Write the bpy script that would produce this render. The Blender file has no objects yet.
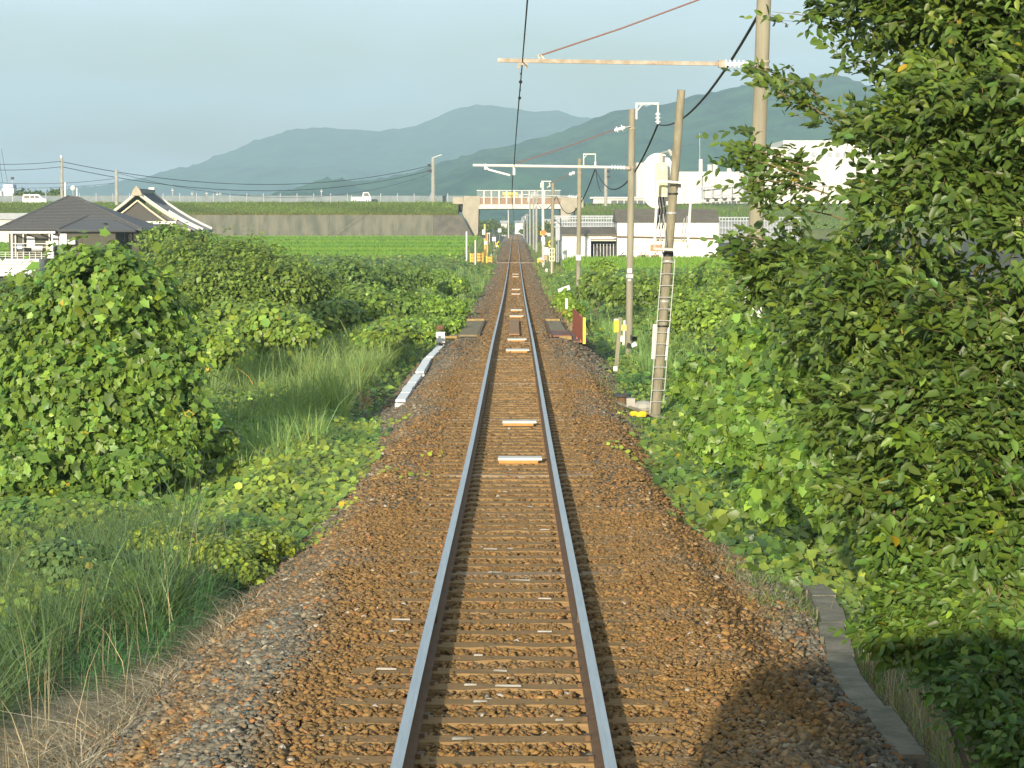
import bpy, math, random
import numpy as np
from mathutils import Vector, Matrix
random.seed(7)
R = np.random.RandomState(11)
SC = bpy.context.scene
COL = SC.collection
# ------------------------------------------------------------------ camera, sky, sun, exposure
CX, CZ, F, HY, VX = 0.06, 3.0, 2400.0, 215.0, 515.0
cam = bpy.data.cameras.new('camera')
cam.sensor_width = 36.0
cam.lens = 36.0 * F / 1024.0
cam.clip_start = 0.1
cam.clip_end = 30000
camo = bpy.data.objects.new('camera', cam)
COL.objects.link(camo)
camo.location = (CX, 0, CZ)
camo.rotation_euler = (math.radians(90) - math.atan((384 - HY) / F), 0, math.atan(3.0 / F))
SC.camera = camo
SUN = Vector((-.9, -4.9, 1.0)).normalized()
EL = math.asin(SUN.z)
w = bpy.data.worlds.new('World')
SC.world = w
w.use_nodes = True
nt = w.node_tree
for n in list(nt.nodes):
    nt.nodes.remove(n)
out = nt.nodes.new('ShaderNodeOutputWorld')
bg = nt.nodes.new('ShaderNodeBackground')
sky = nt.nodes.new('ShaderNodeTexSky')
sky.sky_type = 'NISHITA'
sky.sun_disc = False
sky.sun_elevation = EL
sky.sun_rotation = math.atan2(SUN.x, SUN.y)
sky.air_density = 1.0
sky.dust_density = 1.5
sky.ozone_density = 1.2
tc = nt.nodes.new('ShaderNodeTexCoord')
mp = nt.nodes.new('ShaderNodeMapping')
mp.inputs['Scale'].default_value = (1.2, 1.2, 5.0)
noi = nt.nodes.new('ShaderNodeTexNoise')
noi.inputs['Scale'].default_value = 5.0
noi.inputs['Detail'].default_value = 5
noi.inputs['Roughness'].default_value = .5
cr = nt.nodes.new('ShaderNodeMapRange')
cr.inputs['From Min'].default_value = .38
cr.inputs['From Max'].default_value = .66
cr.inputs['To Min'].default_value = .22
cr.inputs['To Max'].default_value = .98
mixs = nt.nodes.new('ShaderNodeMix')
mixs.data_type = 'RGBA'
mixs.inputs['B'].default_value = (6.0, 7.1, 8.0, 1)          # thin veil of high cloud, in the sky's own units
nt.links.new(tc.outputs['Generated'], mp.inputs['Vector'])
nt.links.new(mp.outputs['Vector'], noi.inputs['Vector'])
nt.links.new(noi.outputs['Fac'], cr.inputs['Value'])
nt.links.new(cr.outputs['Result'], mixs.inputs['Factor'])
nt.links.new(sky.outputs['Color'], mixs.inputs['A'])
nt.links.new(mixs.outputs['Result'], bg.inputs['Color'])
nt.links.new(bg.outputs['Background'], out.inputs['Surface'])
bg.inputs['Strength'].default_value = 0.108
sl = bpy.data.lights.new('sun', 'SUN')
sl.energy = 4.9
sl.angle = math.radians(.53)
sl.color = (1.0, .90, .73)
so = bpy.data.objects.new('sun', sl)
COL.objects.link(so)
so.location = (-20, -60, 40)
so.rotation_euler = SUN.to_track_quat('Z', 'Y').to_euler()
SC.view_settings.view_transform = 'Standard'
SC.view_settings.look = 'None'
SC.view_settings.exposure = 0.5
SC.view_settings.gamma = 1.0
SC.cycles.max_bounces = 6
SC.cycles.diffuse_bounces = 3
SC.cycles.transmission_bounces = 3
SC.cycles.volume_bounces = 0
SC.cycles.sample_clamp_indirect = 6
HAZE = 2.5e-4

# ------------------------------------------------------------------ helpers
def P(px, py, Y):
    """world point on the vertical plane at distance Y that the photo shows at pixel px, py"""
    return Vector((CX + (px - VX) * Y / F, Y, CZ - (py - HY) * Y / F))

_zy = np.arange(-60, 1200, 2.0)
_zp = np.interp(_zy, [-60, 0, 12.5, 20, 32, 50, 70, 90, 123, 170, 247, 330, 430, 600, 900, 1200],
                [.6, .22, .12, -.03, -.27, -.40, -.55, -.85, -1.25, -1.58, -1.82, -1.72, -1.62, -2.1, -3.4, -4.6])
_k = np.exp(-.5 * (np.arange(-6, 7) / 2.5) ** 2); _k /= _k.sum()
_zs = np.convolve(np.pad(_zp, 6, 'edge'), _k, 'valid')
def zr(Y): return np.interp(Y, _zy, _zs)
def zfield(Y):
    return np.interp(Y, [0, 60, 120, 200, 240, 300, 410, 436, 500, 900, 3000, 9000],
                     [-1.7, -2.0, -2.3, -2.1, -1.45, -1.25, -.95, -1.3, -1.7, -4, -6, -6])
def sm(a, b, x):
    t = np.clip((x - a) / (b - a), 0, 1)
    return t * t * (3 - 2 * t)
def nz(x, y, s=1.0, seed=0):
    """cheap smooth pseudo-noise, about -1..1"""
    x = np.asarray(x) * s + seed * 7.3; y = np.asarray(y) * s - seed * 3.1
    return (np.sin(x * 1.3 + 1.7 * np.sin(y * .9 + seed)) + np.sin(y * 1.7 + 1.3 * np.sin(x * 1.1 + 2))
            + .6 * np.sin(2.9 * x + 2.3 * y + seed) + .5 * np.sin(4.1 * y - 3.3 * x)) / 3.1
def ground(X, Y):
    X = np.asarray(X, float); Y = np.asarray(Y, float)
    z0 = zr(Y); d = np.abs(X)
    e = z0 - .17 - .30 * sm(1.5, 2.3, d) - .40 * sm(2.1, 3.1, d)
    zf = zfield(Y)
    e2 = e + (np.minimum(zf - (z0 - .87), zf * 0 + 9)) * sm(2.9, 6.0, d)
    # ditch past the concrete kerb in the right foreground
    e2 = e2 - .35 * sm(3.0, 3.5, X) * sm(34, 24, Y) * sm(6.0, 4.5, X)
    e2 = e2 + .17 * sm(2.0, 2.7, X) * sm(17.5, 22, Y) * sm(31, 27, Y) * sm(3.05, 2.95, X)
    return e2 + .03 * nz(X, Y, .8) * sm(2.6, 4, d)

MATS = {}
def mat(name, col, rough=.8, var=.0, scale=3.0, bump=0.0, bscale=20.0, metal=0.0, col2=None, spec=.3, stretch=(1, 1, 1), attr=False, detail=6, mid=(.35, .65)):
    if name in MATS: return MATS[name]
    m = bpy.data.materials.new(name); m.use_nodes = True
    t = m.node_tree; b = t.nodes['Principled BSDF']
    b.inputs['Roughness'].default_value = rough
    b.inputs['Metallic'].default_value = metal
    b.inputs['Specular IOR Level'].default_value = spec
    g = t.nodes.new('ShaderNodeNewGeometry')
    mp = t.nodes.new('ShaderNodeMapping'); mp.inputs['Scale'].default_value = stretch
    t.links.new(g.outputs['Position'], mp.inputs['Vector'])
    base = None
    c1 = (*col, 1)
    if var > 0 or col2:
        n = t.nodes.new('ShaderNodeTexNoise'); n.inputs['Scale'].default_value = scale; n.inputs['Detail'].default_value = detail
        n.inputs['Roughness'].default_value = .62
        t.links.new(mp.outputs['Vector'], n.inputs['Vector'])
        r = t.nodes.new('ShaderNodeMapRange'); r.inputs['From Min'].default_value = mid[0]; r.inputs['From Max'].default_value = mid[1]
        t.links.new(n.outputs['Fac'], r.inputs['Value'])
        mx = t.nodes.new('ShaderNodeMix'); mx.data_type = 'RGBA'
        mx.inputs['A'].default_value = c1
        c2 = (*col2, 1) if col2 else (*[min(1, c * (1 + var)) for c in col], 1)
        if not col2: mx.inputs['A'].default_value = (*[c * (1 - var) for c in col], 1)
        mx.inputs['B'].default_value = c2
        t.links.new(r.outputs['Result'], mx.inputs['Factor'])
        base = mx.outputs['Result']
    if attr:
        a = t.nodes.new('ShaderNodeAttribute'); a.attribute_name = 'tint'
        mm = t.nodes.new('ShaderNodeMix'); mm.data_type = 'RGBA'; mm.blend_type = 'MULTIPLY'; mm.inputs['Factor'].default_value = 1
        if base is None:
            mm.inputs['A'].default_value = c1
        else:
            t.links.new(base, mm.inputs['A'])
        t.links.new(a.outputs['Color'], mm.inputs['B'])
        base = mm.outputs['Result']
    if base is None: b.inputs['Base Color'].default_value = c1
    else: t.links.new(base, b.inputs['Base Color'])
    if bump > 0:
        n2 = t.nodes.new('ShaderNodeTexNoise'); n2.inputs['Scale'].default_value = bscale; n2.inputs['Detail'].default_value = 5
        t.links.new(mp.outputs['Vector'], n2.inputs['Vector'])
        bp = t.nodes.new('ShaderNodeBump'); bp.inputs['Strength'].default_value = bump; bp.inputs['Distance'].default_value = .03
        t.links.new(n2.outputs['Fac'], bp.inputs['Height']); t.links.new(bp.outputs['Normal'], b.inputs['Normal'])
    MATS[name] = m
    return m

def leafmat(name, col, rough=.42, trans=.32, spec=.45):
    """leaf: glossy upper skin plus light passing through; each leaf's own hue comes from the tint attribute"""
    if name in MATS: return MATS[name]
    m = bpy.data.materials.new(name); m.use_nodes = True
    t = m.node_tree; b = t.nodes['Principled BSDF']; o = t.nodes['Material Output']
    b.inputs['Roughness'].default_value = rough; b.inputs['Specular IOR Level'].default_value = spec
    a = t.nodes.new('ShaderNodeAttribute'); a.attribute_name = 'tint'
    mm = t.nodes.new('ShaderNodeMix'); mm.data_type = 'RGBA'; mm.blend_type = 'MULTIPLY'; mm.inputs['Factor'].default_value = 1
    mm.inputs['A'].default_value = (*col, 1)
    t.links.new(a.outputs['Color'], mm.inputs['B']); t.links.new(mm.outputs['Result'], b.inputs['Base Color'])
    tr = t.nodes.new('ShaderNodeBsdfTranslucent')
    m2 = t.nodes.new('ShaderNodeMix'); m2.data_type = 'RGBA'; m2.blend_type = 'MULTIPLY'; m2.inputs['Factor'].default_value = 1
    m2.inputs['B'].default_value = (1.5, 1.6, .6, 1)
    t.links.new(mm.outputs['Result'], m2.inputs['A']); t.links.new(m2.outputs['Result'], tr.inputs['Color'])
    ms = t.nodes.new('ShaderNodeMixShader'); ms.inputs['Fac'].default_value = trans
    t.links.new(b.outputs['BSDF'], ms.inputs[1]); t.links.new(tr.outputs['BSDF'], ms.inputs[2])
    t.links.new(ms.outputs['Shader'], o.inputs['Surface'])
    MATS[name] = m
    return m

ORG = {}
def thing(name, label, cat, loc=(0, 0, 0), group=None):
    o = bpy.data.objects.new(name, None); COL.objects.link(o)
    o.location = loc; o.empty_display_size = .3
    o['label'] = label; o['category'] = cat
    if group: o['group'] = group
    ORG[o] = Vector(loc)
    return o
def tag(o, label=None, cat=None, group=None, kind=None):
    if label: o['label'] = label
    if cat: o['category'] = cat
    if group: o['group'] = group
    if kind: o['kind'] = kind
    return o
def link(me, name, parent=None, org=None):
    o = bpy.data.objects.new(name, me); COL.objects.link(o)
    if parent is not None:
        o.parent = parent; ORG[o] = ORG[parent]
    else:
        o.location = org if org is not None else (0, 0, 0); ORG[o] = Vector(o.location)
    return o

class MB:
    def __init__(s): s.v = []; s.f = []; s.m = []; s.mi = 0
    def add(s, vs, fs):
        k = len(s.v); s.v += [tuple(v) for v in vs]; s.f += [tuple(i + k for i in f) for f in fs]; s.m += [s.mi] * len(fs)
        return s
    def box(s, x0, x1, y0, y1, z0, z1):
        return s.add([(x0, y0, z0), (x1, y0, z0), (x1, y1, z0), (x0, y1, z0), (x0, y0, z1), (x1, y0, z1), (x1, y1, z1), (x0, y1, z1)],
                     [(0, 3, 2, 1), (4, 5, 6, 7), (0, 1, 5, 4), (1, 2, 6, 5), (2, 3, 7, 6), (3, 0, 4, 7)])
    def bx(s, c, d):
        return s.box(c[0] - d[0] / 2, c[0] + d[0] / 2, c[1] - d[1] / 2, c[1] + d[1] / 2, c[2] - d[2] / 2, c[2] + d[2] / 2)
    def hexa(s, vs):
        return s.add(vs, [(0, 3, 2, 1), (4, 5, 6, 7), (0, 1, 5, 4), (1, 2, 6, 5), (2, 3, 7, 6), (3, 0, 4, 7)])
    def tube(s, pts, r, n=6, cap=True):
        pts = [Vector(p) for p in pts]
        rs = r if isinstance(r, (list, tuple)) else [r] * len(pts)
        vs = []; fs = []; u = None
        for i, p in enumerate(pts):
            d = (pts[min(i + 1, len(pts) - 1)] - pts[max(i - 1, 0)]).normalized()
            if u is None: u = d.orthogonal().normalized()
            else: u = (u - d * u.dot(d)).normalized()
            v = d.cross(u)
            for k in range(n):
                a = 2 * math.pi * (k + .5) / n
                vs.append(p + (u * math.cos(a) + v * math.sin(a)) * rs[i])
        for i in range(len(pts) - 1):
            for k in range(n):
                k2 = (k + 1) % n
                fs.append((i * n + k, i * n + k2, (i + 1) * n + k2, (i + 1) * n + k))
        if cap:
            fs.append(tuple(range(n - 1, -1, -1))); b = (len(pts) - 1) * n; fs.append(tuple(b + k for k in range(n)))
        return s.add(vs, fs)
    def beam(s, a, b, w, h):
        a = Vector(a); b = Vector(b); d = (b - a).normalized()
        up = Vector((0, 0, 1)) if abs(d.z) < .95 else Vector((0, 1, 0))
        x = d.cross(up).normalized() * w / 2; z = x.cross(d).normalized() * h / 2
        return s.hexa([a - x - z, a + x - z, b + x - z, b - x - z, a - x + z, a + x + z, b + x + z, b - x + z])
    def prism(s, poly, y0, y1):
        """polygon in X,Z extruded along Y"""
        n = len(poly)
        vs = [(x, y0, z) for x, z in poly] + [(x, y1, z) for x, z in poly]
        fs = [tuple(range(n)), tuple(range(2 * n - 1, n - 1, -1))] + [(i, i + n, (i + 1) % n + n, (i + 1) % n) for i in range(n)]
        return s.add(vs, fs)
    def prismx(s, poly, x0, x1):
        """polygon in Y,Z extruded along X"""
        n = len(poly)
        vs = [(x0, y, z) for y, z in poly] + [(x1, y, z) for y, z in poly]
        fs = [tuple(range(n - 1, -1, -1)), tuple(range(n, 2 * n))] + [(i, (i + 1) % n, (i + 1) % n + n, i + n) for i in range(n)]
        return s.add(vs, fs)
    def ball(s, c, r, n=8, m=6, sq=(1, 1, 1)):
        vs = [(c[0], c[1], c[2] - r * sq[2])]
        for i in range(1, m):
            th = math.pi * i / m - math.pi / 2
            for k in range(n):
                a = 2 * math.pi * k / n
                vs.append((c[0] + r * sq[0] * math.cos(th) * math.cos(a), c[1] + r * sq[1] * math.cos(th) * math.sin(a), c[2] + r * sq[2] * math.sin(th)))
        vs.append((c[0], c[1], c[2] + r * sq[2]))
        fs = [(0, 1 + (k + 1) % n, 1 + k) for k in range(n)]
        for i in range(m - 2):
            for k in range(n):
                a = 1 + i * n + k; b = 1 + i * n + (k + 1) % n
                fs.append((a, b, b + n, a + n))
        l = len(vs) - 1; b0 = 1 + (m - 2) * n
        fs += [(b0 + k, b0 + (k + 1) % n, l) for k in range(n)]
        return s.add(vs, fs)
    def build(s, name, m, parent=None, org=None, smooth=False):
        me = bpy.data.meshes.new(name)
        o0 = ORG[parent] if parent is not None else Vector(org or (0, 0, 0))
        me.from_pydata([(v[0] - o0.x, v[1] - o0.y, v[2] - o0.z) for v in s.v], [], s.f)
        for mm in (m if isinstance(m, (list, tuple)) else [m]): me.materials.append(mm)
        if isinstance(m, (list, tuple)): me.polygons.foreach_set('material_index', s.m)
        if smooth:
            me.polygons.foreach_set('use_smooth', [True] * len(s.f))
            me.set_sharp_from_angle(angle=math.radians(40)) if hasattr(me, 'set_sharp_from_angle') else None
        me.update()
        return link(me, name, parent, org)

def arr_mesh(name, V, T, m, parent=None, tint=None, smooth=False, org=None):
    """V (n,3), T (k,3 or 4) as numpy arrays -> one mesh object, quick"""
    me = bpy.data.meshes.new(name)
    o0 = np.array(ORG[parent]) if parent is not None else np.array(org if org is not None else (0, 0, 0))
    V = np.ascontiguousarray(V - o0, np.float32); T = np.ascontiguousarray(T, np.int32); k = T.shape[1]
    me.vertices.add(len(V)); me.vertices.foreach_set('co', V.ravel())
    me.loops.add(T.size); me.loops.foreach_set('vertex_index', T.ravel())
    me.polygons.add(len(T)); me.polygons.foreach_set('loop_start', np.arange(0, T.size, k, dtype=np.int32))
    if smooth: me.polygons.foreach_set('use_smooth', np.ones(len(T), bool))
    me.materials.append(m)
    me.update(calc_edges=True)
    if tint is not None:
        a = me.attributes.new('tint', 'FLOAT_COLOR', 'POINT')
        c = np.ones((len(V), 4), np.float32); c[:, :3] = tint
        a.data.foreach_set('color', c.ravel())
    me.validate()
    return link(me, name, parent, org)

def copy_tree(o, parent=None):
    c = o.copy(); COL.objects.link(c)
    if parent is not None: c.parent = parent
    for ch in list(o.children): copy_tree(ch, c)
    return c

# leaf templates: x along the leaf, y across, z up
KUD = (np.array([(0, 0, 0), (.22, .40, .05), (.62, .45, .02), (1, 0, -.10), (.62, -.45, .02), (.22, -.40, .05), (.5, 0, -.03)], float),
       np.array([(6, 0, 1), (6, 1, 2), (6, 2, 3), (6, 3, 4), (6, 4, 5), (6, 5, 0)]))
LOB = (np.array([(0, 0, 0), (-.06, .30, .03), (.22, .38, .0), (.42, .47, .05), (.66, .29, .0), (1, 0, -.12), (.66, -.29, .0), (.42, -.47, .05), (.22, -.38, 0), (-.06, -.30, .03)], float),
       np.array([(0, 1, 2), (2, 3, 4), (0, 2, 4), (0, 4, 5), (0, 5, 6), (0, 6, 8), (6, 7, 8), (0, 8, 9)]))
LAN = (np.array([(0, 0, 0), (.28, .24, .06), (.68, .20, .02), (1, 0, -.14), (.68, -.20, .02), (.28, -.24, .06)], float),
       np.array([(0, 1, 2), (0, 2, 3), (0, 3, 4), (0, 4, 5)]))
LB2 = (np.array([(0, 0, 0), (-.10, .30, .03), (.24, .30, .0), (.44, .46, .05), (.62, .27, .0), (1, 0, -.12), (.62, -.27, .0), (.44, -.46, .05), (.24, -.33, 0), (-.10, -.30, .03)], float), LOB[1])
DIA = (np.array([(0, 0, 0), (.5, .34, .06), (1, 0, -.08), (.5, -.34, .06)], float), np.array([(0, 1, 2), (0, 2, 3)]))

def unit(a): return a / np.maximum(np.linalg.norm(a, axis=1, keepdims=True), 1e-9)
def leaves(C, N, S, tpl, D=None, rs=R):
    n = len(C)
    N = unit(N)
    if D is None: D = rs.normal(size=(n, 3))
    D = unit(D - N * (D * N).sum(1, keepdims=True))
    B = np.cross(N, D)
    tv, tf = tpl
    S = np.asarray(S).reshape(-1, 1, 1) * np.ones((n, 1, 1))
    V = C[:, None, :] + S * (tv[None, :, 0:1] * D[:, None, :] + tv[None, :, 1:2] * B[:, None, :] + tv[None, :, 2:3] * N[:, None, :])
    T = tf[None] + (np.arange(n) * len(tv))[:, None, None]
    return V.reshape(-1, 3), T.reshape(-1, 3)
def tints(n, k, var=.25, yel=.15, rs=R, base=(1, 1, 1)):
    """a hue for each of n leaves, repeated on its k vertices: duller, yellower or greener individuals"""
    b = np.exp(rs.normal(0, var, (n, 1))); y = rs.normal(0, yel, (n, 1))
    c = b * (np.array(base)[None] + np.hstack([y, y * .35, -y * .5]))
    old = rs.rand(n) < .004
    c[old] = c[old] * np.array([2.6, 1.3, .9])
    return np.repeat(np.clip(c, .05, 4), k, 0)
def cat(parts):
    Vs = []; Ts = []; Cs = []; k = 0
    for V, T, C in parts:
        Vs.append(V); Ts.append(T + k); Cs.append(C); k += len(V)
    return np.concatenate(Vs), np.concatenate(Ts), np.concatenate(Cs)

def blades(C, H, W, lean, rs=R, seg=3, D=None):
    """grass blades: tapering curved strips"""
    n = len(C)
    a = rs.rand(n) * 6.283
    D = np.stack([np.cos(a), np.sin(a), 0 * a], 1) if D is None else unit(D)
    side = np.stack([-D[:, 1], D[:, 0], 0 * a], 1)
    tw = rs.normal(0, .5, (n, 1)); side = unit(side + D * tw)
    H = np.asarray(H).reshape(-1, 1) * np.ones((n, 1)); L = np.asarray(lean).reshape(-1, 1) * np.ones((n, 1)); W = np.asarray(W).reshape(-1, 1) * np.ones((n, 1))
    rows = []
    for i in range(seg + 1):
        t = i / seg
        c = C + D * (L * H * t * t) + np.array([0, 0, 1]) * (H * (t - .38 * np.minimum(L, 1.6) * t ** 2.2))
        ww = W * (1 - t) ** .7 * (.6 if i == 0 else 1) * .5
        if i < seg: rows += [c - side * ww, c + side * ww]
        else: rows += [c]
    V = np.stack(rows, 1); m = 2 * seg + 1
    f = []
    for i in range(seg - 1):
        f += [(2 * i, 2 * i + 1, 2 * i + 3), (2 * i, 2 * i + 3, 2 * i + 2)]
    f += [(2 * seg - 2, 2 * seg - 1, 2 * seg)]
    T = np.array(f)[None] + (np.arange(n) * m)[:, None, None]
    return V.reshape(-1, 3), T.reshape(-1, 3), m

# ------------------------------------------------------------------ materials
M_soil = mat('soil', (.10, .085, .05), .95, col2=(.055, .07, .03), scale=1.3, bump=.6, bscale=9)
M_ball = mat('ballast_bed', (.22, .17, .115), .95, col2=(.33, .27, .19), scale=12, bump=1.0, bscale=22, detail=8)
M_stone = mat('ballast_stones', (1, 1, 1), .9, attr=True, bump=.4, bscale=60)
M_wood = mat('sleeper_wood', (.215, .130, .05), .92, col2=(.31, .20, .09), scale=5, stretch=(1, 14, 8), bump=.5, bscale=14)
M_woodl = mat('weathered_wood', (.34, .25, .15), .9, col2=(.22, .15, .09), scale=4, stretch=(1, 12, 8), bump=.4, bscale=12)
M_rust = mat('rail_rust', (.125, .074, .038), .8, col2=(.175, .10, .048), scale=9, bump=.2, bscale=40)
M_railtop = mat('rail_top', (.46, .475, .47), .36, metal=.8, var=.1, scale=6, stretch=(8, .3, 1))
M_conc = mat('concrete', (.36, .34, .29), .9, var=.16, scale=2.2, bump=.25, bscale=18)
M_concl = mat('pale_concrete', (.70, .69, .64), .85, var=.14, scale=5, bump=.2, bscale=25)
M_pole = mat('pole_concrete', (.26, .238, .168), .88, var=.16, scale=1.2, stretch=(6, 6, .8), bump=.15, bscale=30)
M_polew = mat('pole_old', (.24, .215, .145), .9, var=.24, scale=2.2, stretch=(5, 5, 1), bump=.2, bscale=20)
M_white = mat('white_paint', (.78, .77, .72), .5, var=.06, scale=3)
M_whited = mat('dirty_white', (.58, .56, .50), .7, var=.12, scale=1.5)
M_galv = mat('galvanised', (.42, .42, .39), .5, metal=.3, var=.12, scale=4)
M_beige = mat('beige_paint', (.62, .55, .38), .6, var=.08, scale=5)
M_rusty = mat('rusty_steel', (.27, .20, .13), .75, col2=(.40, .36, .29), scale=3, stretch=(3, 3, 3))
M_ceram = mat('insulator_white', (.82, .82, .80), .25, spec=.6)
M_black = mat('black_rubber', (.018, .02, .022), .5)
M_wire = mat('wire_dark', (.05, .045, .045), .5, metal=.4)
M_wirer = mat('wire_rust', (.20, .11, .09), .6, metal=.3)
M_yel = mat('yellow_paint', (.72, .55, .03), .5, var=.08, scale=8)
M_ora = mat('orange_paint', (.75, .28, .03), .5, var=.08, scale=6)
M_red = mat('red_panel', (.42, .10, .045), .65, var=.15, scale=7)
M_reds = mat('red_brown_plate', (.17, .085, .055), .7, var=.2, scale=5)
M_green_plate = mat('mossy_plate', (.21, .165, .09), .85, var=.25, scale=5)
M_roofd = mat('dark_shingle', (.100, .100, .100), .7, var=.16, scale=6, bump=.3, bscale=9)
M_walld = mat('dark_wall', (.085, .080, .056), .85, var=.08, scale=4)
M_tile = mat('grey_tile', (.12, .13, .145), .45, var=.2, scale=7)
M_glass = mat('window_glass', (.09, .11, .12), .12, spec=.7)
M_cream = mat('cream_trim', (.70, .62, .42), .6, var=.06)
M_wallst = mat('stained_wall', (.17, .16, .115), .92, col2=(.10, .105, .075), scale=.55, stretch=(1.2, 1, .22), bump=.3, bscale=6, mid=(.4, .62))
M_abut = mat('abutment_concrete', (.36, .32, .24), .9, var=.14, scale=.9, bump=.2, bscale=5)
M_brown = mat('brown_panel', (.30, .20, .13), .8, var=.1, scale=.8)
M_asph = mat('asphalt', (.055, .055, .055), .9, var=.2, scale=3, bump=.3, bscale=60)
M_bark = mat('bark', (.13, .105, .07), .9, var=.3, scale=6, stretch=(1, 1, .3), bump=.6, bscale=20)
M_twig = mat('twig', (.19, .14, .07), .8, var=.2, scale=8)
M_grayroof = mat('grey_roof', (.155, .132, .095), .8, var=.16, scale=1.1, stretch=(1, 1, .4))
M_fence = mat('grey_fence', (.34, .36, .38), .6, metal=.2, var=.1, scale=2)
M_dark = mat('dark_opening', (.05, .052, .05), .8)
L_kud = leafmat('leaf_creeper', (.205, .275, .045))
L_bush = leafmat('leaf_vine_bush', (.140, .235, .040), rough=.45)
L_tree = leafmat('leaf_tree', (.084, .136, .023), rough=.45, trans=.28, spec=.42)
L_shrub = leafmat('leaf_shrub', (.125, .185, .038), rough=.45)
L_grass = leafmat('grass_blade', (.215, .290, .092), rough=.55, trans=.3, spec=.3)
L_grassd = leafmat('grass_blade_deep', (.105, .165, .062), rough=.5, trans=.3, spec=.35)
L_dry = leafmat('dry_blade', (.29, .24, .16), rough=.8, trans=.15, spec=.15)
L_rice = leafmat('rice_blade', (.20, .34, .045), rough=.5, trans=.35, spec=.25)
L_bank = leafmat('bank_blade', (.19, .235, .055), rough=.6, trans=.25, spec=.2)
L_far = leafmat('leaf_far', (.085, .125, .03), rough=.6, trans=.2, spec=.25)
# ------------------------------------------------------------------ ground
def grid(name, xs, ys, fn, m, kind='structure', tint=None):
    X, Y = np.meshgrid(xs, ys); Z = fn(X, Y)
    V = np.stack([X, Y, Z], -1).reshape(-1, 3)
    nx, ny = len(xs), len(ys)
    i = np.arange(nx - 1)[None] + (np.arange(ny - 1) * nx)[:, None]
    T = np.stack([i, i + 1, i + nx + 1, i + nx], -1).reshape(-1, 4)
    o = arr_mesh(name, V, T, m, smooth=True)
    o['kind'] = kind
    return o
xs = np.unique(np.concatenate([np.linspace(-8, 8, 81), np.linspace(-30, 30, 61), np.linspace(-160, 160, 65), np.array([-4000, -2500, -1500, -900, -500, -300, 300, 500, 900, 1500, 2500, 4000])]))
ys = np.unique(np.concatenate([np.arange(-40, 60, .8), np.arange(60, 260, 3.), np.arange(260, 460, 6.), np.array([500, 560, 640, 750, 900, 1100, 1400, 1800, 2300, 3000, 4000, 5200, 6400])]))
grid('ground', xs, ys, lambda X, Y: ground(X, Y) - .06, M_soil)
xb = np.linspace(-3.1, 3.1, 63); yb = np.unique(np.concatenate([np.arange(-25, 60, .25), np.arange(60, 300, 1.5), np.arange(300, 1000, 8)]))
bal = grid('ballast', xb, yb, lambda X, Y: ground(X, Y) - .035 + .012 * nz(X, Y, 9) - .12 * sm(2.75, 3.1, np.abs(X)), M_ball)

def rustiness(x, y):
    """how rust-brown the ballast is: strongest beside the rails, grey out on the shoulders"""
    a = np.abs(x)
    r = sm(2.1, 1.2, a) * .95
    r = np.where(x > 0, np.maximum(r, .85 * sm(2.6, 1.9, a)), np.maximum(r, .75 * sm(2.4, 1.5, a + .45 * sm(22, 12, y))))
    r = r - .55 * np.exp(-((y - 44) / 3.2) ** 2) * sm(.9, 1.5, a) - .35 * np.exp(-((y - 62) / 9) ** 2) * sm(1.2, 1.8, a) - .5 * sm(1.2, 2.0, x) * sm(17, 13, y)
    r = r - .75 * np.exp(-((x + 1.62 + .12 * nz(y, y, .6)) / .26) ** 2) * sm(25, 17, y) + .6 * np.exp(-((x + 2.3) / .25) ** 2) * sm(30, 15, y)
    r = r - .55 * sm(48, 62, y) * sm(.72, .95, a) * sm(1e3, 900, y)
    return np.clip(r + .38 * nz(x, y, 1.4, 3) * sm(160, 60, y) + .05, 0, 1)
ico_v = np.array([(0, 0, -1), (.72, -.53, -.45), (-.28, -.85, -.45), (-.89, 0, -.45), (-.28, .85, -.45), (.72, .53, -.45),
                  (.28, -.85, .45), (-.72, -.53, .45), (-.72, .53, .45), (.28, .85, .45), (.89, 0, .45), (0, 0, 1)], float)
ico_f = np.array([(0, 1, 2), (1, 0, 5), (0, 2, 3), (0, 3, 4), (0, 4, 5), (1, 5, 10), (2, 1, 6), (3, 2, 7), (4, 3, 8), (5, 4, 9),
                  (1, 10, 6), (2, 6, 7), (3, 7, 8), (4, 8, 9), (5, 9, 10), (6, 10, 11), (7, 6, 11), (8, 7, 11), (9, 8, 11), (10, 9, 11)])
oct_v = np.array([(1, .1, 0), (-.1, 1, 0), (-1, -.1, .1), (.1, -1, 0), (.1, 0, .8), (0, .1, -.8)], float)
oct_f = np.array([(0, 1, 4), (1, 2, 4), (2, 3, 4), (3, 0, 4), (1, 0, 5), (2, 1, 5), (3, 2, 5), (0, 3, 5)])
SP, S0 = .575, 8.2                                   # sleeper pitch and first sleeper
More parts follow.
